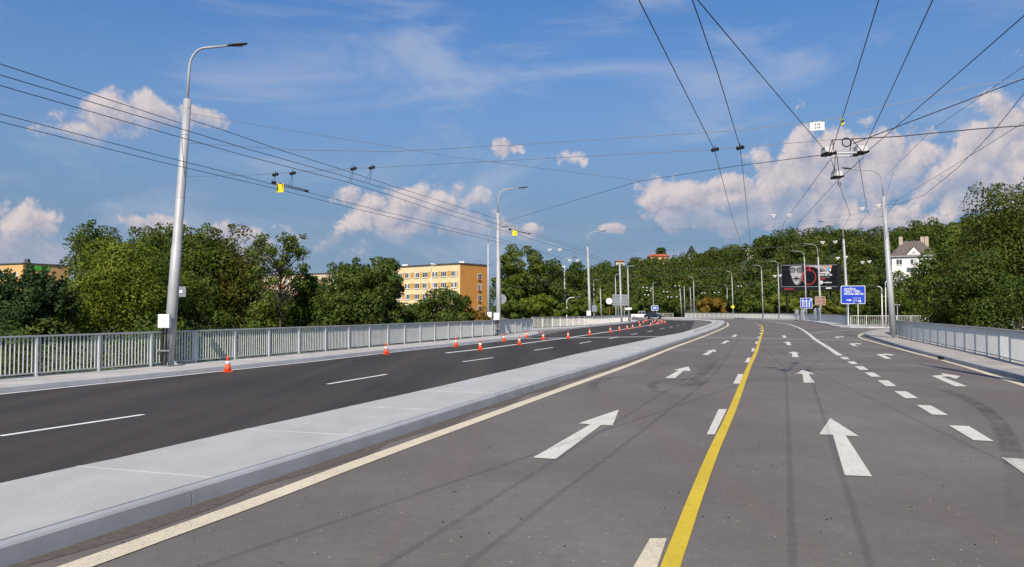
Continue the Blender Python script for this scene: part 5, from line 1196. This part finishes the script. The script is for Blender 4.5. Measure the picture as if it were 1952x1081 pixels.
def tree(px, y_top, w_px, y_bot, dep, mat, label, seed, n=5200, leaf=.30, style='round', name='broadleaf_tree', group='trees', base=None, lob=34, fill=.3):
    """px: photo x of the crown's middle, y_top/y_bot: crown extent, dep: how far away"""
    rng = np.random.default_rng(seed); n, leaf = int(n * 1.55), leaf * .80
    top, bot = D(px, y_top, dep), D(px, y_bot, dep); hw = w_px / 2 / F * dep; x = top.x
    zb = terrain(x, dep) if base is None else base
    zc0, zc1 = max(zb + .2, bot.z), top.z; hh = (zc1 - zc0) / 2; cz = (zc0 + zc1) / 2
    root = thing(name, (x, dep, zb), label, 'tree' if 'shrub' not in name else 'shrub', group)
    if style == 'round': cen, rad = lobes_in(rng, lob, 0, cz - zb, hw, hh, .26, .46)
    elif style == 'layer':                              # conifer-like tiers
        cen, rad = [], []
        for k in range(150):
            q = rng.random() ** .7; z = zc0 - zb + (1 - q) * 2 * hh; ext = hw * (q ** .8) * (.65 + .45 * rng.random()); w = rng.uniform(0, 6.28)
            cen.append((ext * math.cos(w), ext * math.sin(w), z)); rad.append(hw * .07 + hw * .12 * q * rng.random())
    elif style == 'spiky':                              # dense below, feathery shoots above
        cen, rad = lobes_in(rng, 40, 0, (cz - zb) - hh * .25, hw, hh * .75, .22, .40)
        for k in range(46):
            w = rng.uniform(0, 6.28); f = rng.random() ** .5; x_, y_ = hw * 1.05 * f * math.cos(w), hw * f * math.sin(w); zt0 = zc1 - zb - 1.15 * hh * f * rng.uniform(.5, 1.0)
            for j in range(4): cen.append((x_ * (1 - .06 * j), y_ * (1 - .06 * j), zt0 - j * hh * .10)); rad.append(hw * (.045 + .028 * j))
    elif style == 'airy':
        cen, rad = [], []
        for k in range(64):
            w = rng.uniform(0, 6.28); f = rng.random() ** .6; cen.append((hw * f * math.cos(w), hw * f * math.sin(w), zc0 - zb + 2 * hh * (rng.random() ** .6))); rad.append(hw * rng.uniform(.14, .30))
    elif style == 'poplar':
        cen, rad = [], []
        for s_ in range(5):
            x0 = (s_ - 2) / 2 * hw * .8; tp_ = 2 * hh * (.80 + .2 * rng.random())
            for k in range(12):
                q = k / 11; cen.append((x0 + rng.normal() * hw * .09, rng.normal() * hw * .3, zc0 - zb + tp_ * q * .95)); rad.append(hw * (.26 - .15 * q) * rng.uniform(.8, 1.2))
    if style in ('round', 'poplar'):                    # small tufts that stand out of the big lobes
        nb = len(cen)
        for k in range(int(nb * 1.3)):
            i = int(rng.integers(nb)); d = rng.normal(size=3); d[2] = abs(d[2]) * 1.1 + .1; d /= np.linalg.norm(d); c_ = np.asarray(cen[i]) + d * rad[i] * 1.02
            if abs(c_[0]) < hw * 1.05 and c_[2] < zc1 - zb + .3: cen.append(tuple(c_)); rad.append(rad[i] * rng.uniform(.22, .42))
    rad_ = np.asarray(rad)
    v, tint = leaves(rng, cen, rad, rad_ ** 1.8, n, leaf, .40 if style == 'layer' else .85, .3, fill)
    # stray sprigs that break the outline
    keep = v[:, 2] + zb > zb + .1
    o = bpy.data.objects.new('crown', quad_mesh('crown', v, tint, mat)); COL.objects.link(o); o.parent = root
    mb = MB(); tr = max(.10, hw * .055); zt_ = cz - zb + hh * (.45 if style != 'layer' else .9)
    mb.tube([(0, 0, -.3), (tr * .4, 0, (cz - zb) * .4), (0, tr * .3, zt_)], [tr, tr * .8, tr * .25], 8)
    order = sorted(range(len(cen)), key=lambda i: -rad[i])[:14 if style != 'airy' else 64]
    for i in order:
        cx_, cy_, cz_ = cen[i]; z_ = max(.6, cz_ - math.hypot(cx_, cy_) * .75 - rad[i] * .4); z_ = min(z_, zt_ * .95)
        mb.tube([(0, 0, z_), (cx_ * .5, cy_ * .5, z_ + (cz_ - z_) * .42), (cx_, cy_, cz_)], [tr * .42, tr * .26, tr * .08], 5)
    tk = mb.build('trunk', 'bark'); tk.parent = root
    return root
GL, GR, GH = 'trees beyond the left railing', 'trees beyond the right railing', 'trees and shrubs round the far bend'
tree(62, 496, 165, 665, 42, 'leaf_blue', 'dark blue-green tree at the left frame edge in front of the peach block', 1, 14000, .20, 'spiky', 'dark_tree', GL, fill=.5)
tree(-50, 515, 190, 660, 44, 'leaf_dark', 'dark tree cut by the left frame edge', 2, 7000, .26, group=GL)
tree(135, 560, 120, 660, 50, 'leaf_mid', 'low green tree filling the gap left of the big yellow-green one', 20, 6500, .24, group=GL)
tree(190, 421, 140, 600, 66, 'leaf_dark', 'dark tree peeking up behind the bright one, left of the near mast', 3, 9500, .28, group=GL, lob=48)
tree(240, 462, 215, 665, 46, 'leaf_bright', 'big yellow-green tree left of the near mast', 4, 21000, .19, group=GL, lob=70)
tree(312, 405, 150, 610, 64, 'leaf_dark', 'dark tree whose top stands right behind the near mast', 5, 11000, .28, group=GL, lob=50)
tree(395, 432, 145, 650, 56, 'leaf_mid', 'green tree just right of the near mast', 6, 12500, .23, group=GL, lob=56)
tree(462, 438, 135, 650, 57, 'leaf_rust', 'olive tree with reddish tints, second from the near mast to the right', 7, 11500, .23, group=GL, lob=56)
tree(350, 520, 110, 660, 50, 'leaf_mid', 'low green tree right behind the foot of the near mast', 21, 6500, .22, group=GL)
tree(535, 453, 120, 620, 50, 'leaf_mid', 'sparse tree with visible branches between the olive tree and the cream block', 8, 3600, .20, 'airy', 'sparse_tree', GL, fill=1.0)
tree(520, 545, 110, 660, 54, 'leaf_mid', 'low leafy tree below the sparse one', 22, 6000, .24, group=GL)
tree(592, 515, 95, 655, 52, 'leaf_mid', 'low bushy tree left of the maple', 9, 6500, .23, group=GL)
tree(640, 530, 90, 655, 50, 'leaf_dark', 'dark low tree tucked against the left side of the maple', 23, 5500, .23, group=GL)
tree(685, 482, 118, 655, 46, 'leaf_dark', 'dense dark maple, left of its twin tops, before the apartment block', 10, 13000, .21, 'round', 'maple_tree', GL, lob=56)
tree(730, 485, 92, 655, 47, 'leaf_dark', 'dense dark maple, right of its twin tops, touching the yellow facade', 11, 12500, .21, 'round', 'maple_tree', GL, lob=52)
tree(782, 578, 80, 655, 52, 'leaf_dark', 'low dark tree under the right edge of the maple', 25, 6000, .18, group=GL)
tree(845, 552, 120, 650, 58, 'leaf_dark', 'rounded dark shrub in front of the yellow facade', 12, 7500, .22, name='large_shrub', group=GL)
tree(903, 584, 66, 650, 60, 'leaf_brown', 'reddish brown shrub below the orange end wall', 13, 2600, .22, name='brown_shrub', group=GL)
tree(972, 476, 62, 630, 106, 'leaf_mid', 'tall tree directly right of the second mast', 14, 7500, .38, group=GH, lob=46)
tree(1012, 472, 70, 630, 110, 'leaf_mid', 'tallest tree of the clump between the second mast and the thin lamp mast', 15, 7500, .38, group=GH, lob=46)
tree(1053, 484, 70, 630, 114, 'leaf_dark', 'tall tree behind the thin pale lamp mast', 24, 6500, .40, group=GH, lob=46)
tree(1096, 497, 70, 640, 150, 'leaf_dark', 'round dark tree between the tall clump and the mast behind the pale railing', 16, 5500, .5, group=GH)
for k, (px, yt, w, dep, m_, lab) in enumerate([(975, 568, 70, 92, 'leaf_mid', 'low green shrub right of the second mast'), (1025, 562, 80, 95, 'leaf_bright', 'light green shrub below the tall clump'), (1070, 572, 60, 99, 'leaf_mid', 'low shrub behind the thin pale lamp mast'), (1110, 566, 60, 116, 'leaf_mid', 'low shrub left of the tall mast behind the pale railing'),
        (1150, 560, 70, 185, 'leaf_mid', 'shrub behind the round clock'), (1205, 566, 80, 225, 'leaf_dark', 'dark shrub behind the white pickup'), (1270, 572, 70, 228, 'leaf_dark', 'dark shrub right of the small blue sign'), (1360, 561, 78, 222, 'leaf_brown', 'rusty brown shrub at the far bend'), (1420, 556, 80, 215, 'leaf_mid', 'green shrub right of the rusty brown one'),
        (1478, 564, 60, 182, 'leaf_yellow', 'yellow-green shrub left of the billboard legs'), (1520, 566, 50, 186, 'leaf_yellow', 'yellow-green shrub below the billboard left half'), (1592, 570, 60, 160, 'leaf_yellow', 'yellow-green shrub left of the blue direction sign'), (1655, 560, 60, 118, 'leaf_mid', 'green shrub behind the blue direction sign')]):
    tree(px, yt, w, 612, dep, m_, lab, 30 + k, 3600, .0043 * dep, name='shrub', group=GH, lob=22)
tree(1735, 515, 120, 640, 106, 'leaf_mid', 'green tree in front of the white house', 50, 9000, .34, group=GR, lob=44)
tree(1690, 545, 85, 640, 112, 'leaf_dark', 'dark low tree behind the right mast', 51, 5200, .32, group=GR)
tree(1812, 432, 125, 650, 57, 'leaf_mid', 'mid-height tree right of the white house', 52, 12000, .25, group=GR, lob=54)
tree(1935, 338, 230, 650, 50, 'leaf_olive', 'tallest olive-green tree at the right frame edge', 53, 26000, .20, group=GR, lob=84)
tree(1872, 470, 160, 660, 48, 'leaf_dark', 'dark leafy tree hanging over the right railing', 54, 14000, .20, group=GR, lob=56)
tree(2030, 470, 200, 680, 40, 'leaf_dark', 'dark tree beyond the right frame edge', 55, 7000, .24, group=GR)
tree(1800, 550, 100, 650, 52, 'leaf_mid', 'low green tree above the middle of the right railing', 56, 6500, .22, group=GR)
tree(1260, 471, 26, 492, 366, 'leaf_dark', 'lone dark tree on the ridge above the red-roofed house', 57, 900, .9, group='lone trees on the ridge', lob=16, base=terrain(70, 366))
tree(1318, 469, 22, 490, 372, 'leaf_blue', 'lone spreading pine on the ridge right of the red-roofed house', 58, 700, .9, 'layer', group='lone trees on the ridge', base=terrain(85, 372))
# undergrowth seen through the left and right railings
rng = np.random.default_rng(90)
def thicket(name, pts, label, mat, n, size, seed):
    rg_ = np.random.default_rng(seed); cen, rad = [], []
    for x, y, z, r in pts: cen.append((x, y, z)); rad.append(r)
    v, tint = leaves(rg_, cen, rad, np.asarray(rad) ** 2, n, size, .9, .3, .3)
    o = bpy.data.objects.new(name, quad_mesh(name, v, tint, mat)); COL.objects.link(o); stuff(o); o['label'] = label; o['category'] = 'undergrowth'
pts = []
for k in range(120):
    q = rng.random(); p = RAILL[2] * (1 - q) + RAILL[-1] * q; off_ = rng.uniform(5, 16)
    pts.append((p.x - off_ * .93 - 2, p.y + off_ * .4 + rng.uniform(-2, 6), rng.uniform(-3.6, .3), rng.uniform(1.0, 1.9)))
thicket('undergrowth', pts, 'mixed green undergrowth below the left railing', 'leaf_dark', 60000, .20, 91)
pts = []
for k in range(80):
    q = rng.random(); p = RAILR[2] * (1 - q) + RAILR[-1] * q; off_ = rng.uniform(5, 16)
    pts.append((p.x + off_ * .93 + 1, p.y - off_ * .1 + rng.uniform(-2, 12), rng.uniform(-3.6, -.6), rng.uniform(1.2, 2.2)))
thicket('undergrowth', pts, 'dark green undergrowth below the right railing', 'leaf_dark', 34000, .21, 92)
# wood on the hill behind
def wood(name, label, mats_seed, count, mat, sel):
    rg_ = np.random.default_rng(mats_seed); cen, rad = [], []
    k = 0
    while k < count:
        px = rg_.uniform(1040, 2150) if sel == 0 else rg_.uniform(300, 1150); r = rg_.uniform(222, 372) if sel == 0 else rg_.uniform(235, 330)
        az_ = math.atan((px - 976) / F); x, y = r * math.sin(az_), r * math.cos(az_)
        if sel == 0 and 1690 < px < 1790 and r < 232: continue
        z = terrain(x, y); w = rg_.uniform(2.6, 5.0); h = rg_.uniform(5.5, 9.5)
        if r > 335: h *= .8
        for j in range(7):
            d = rg_.normal(size=3); d /= np.linalg.norm(d)
            cen.append((x + d[0] * w * .55, y + d[1] * w * .55, z + h * .55 + d[2] * h * .33)); rad.append(w * rg_.uniform(.35, .6))
        k += 1
    v, tint = leaves(rg_, cen, rad, np.asarray(rad) ** 2, count * 560, .72, .95, .3, .15)
    o = bpy.data.objects.new(name, quad_mesh(name, v, tint, mat)); COL.objects.link(o); stuff(o); o['label'] = label; o['category'] = 'wood'
wood('hill_wood', 'mid-green wood covering the far hillside', 101, 260, 'leaf_hill', 0)
wood('hill_wood', 'darker trees mixed through the wood on the far hillside', 102, 380, 'leaf_dark', 0)
wood('hill_wood', 'olive trees mixed through the wood on the far hillside', 103, 100, 'leaf_olive', 0)
wood('far_wood', 'distant trees behind the apartment blocks at the left', 104, 90, 'leaf_dark', 1)
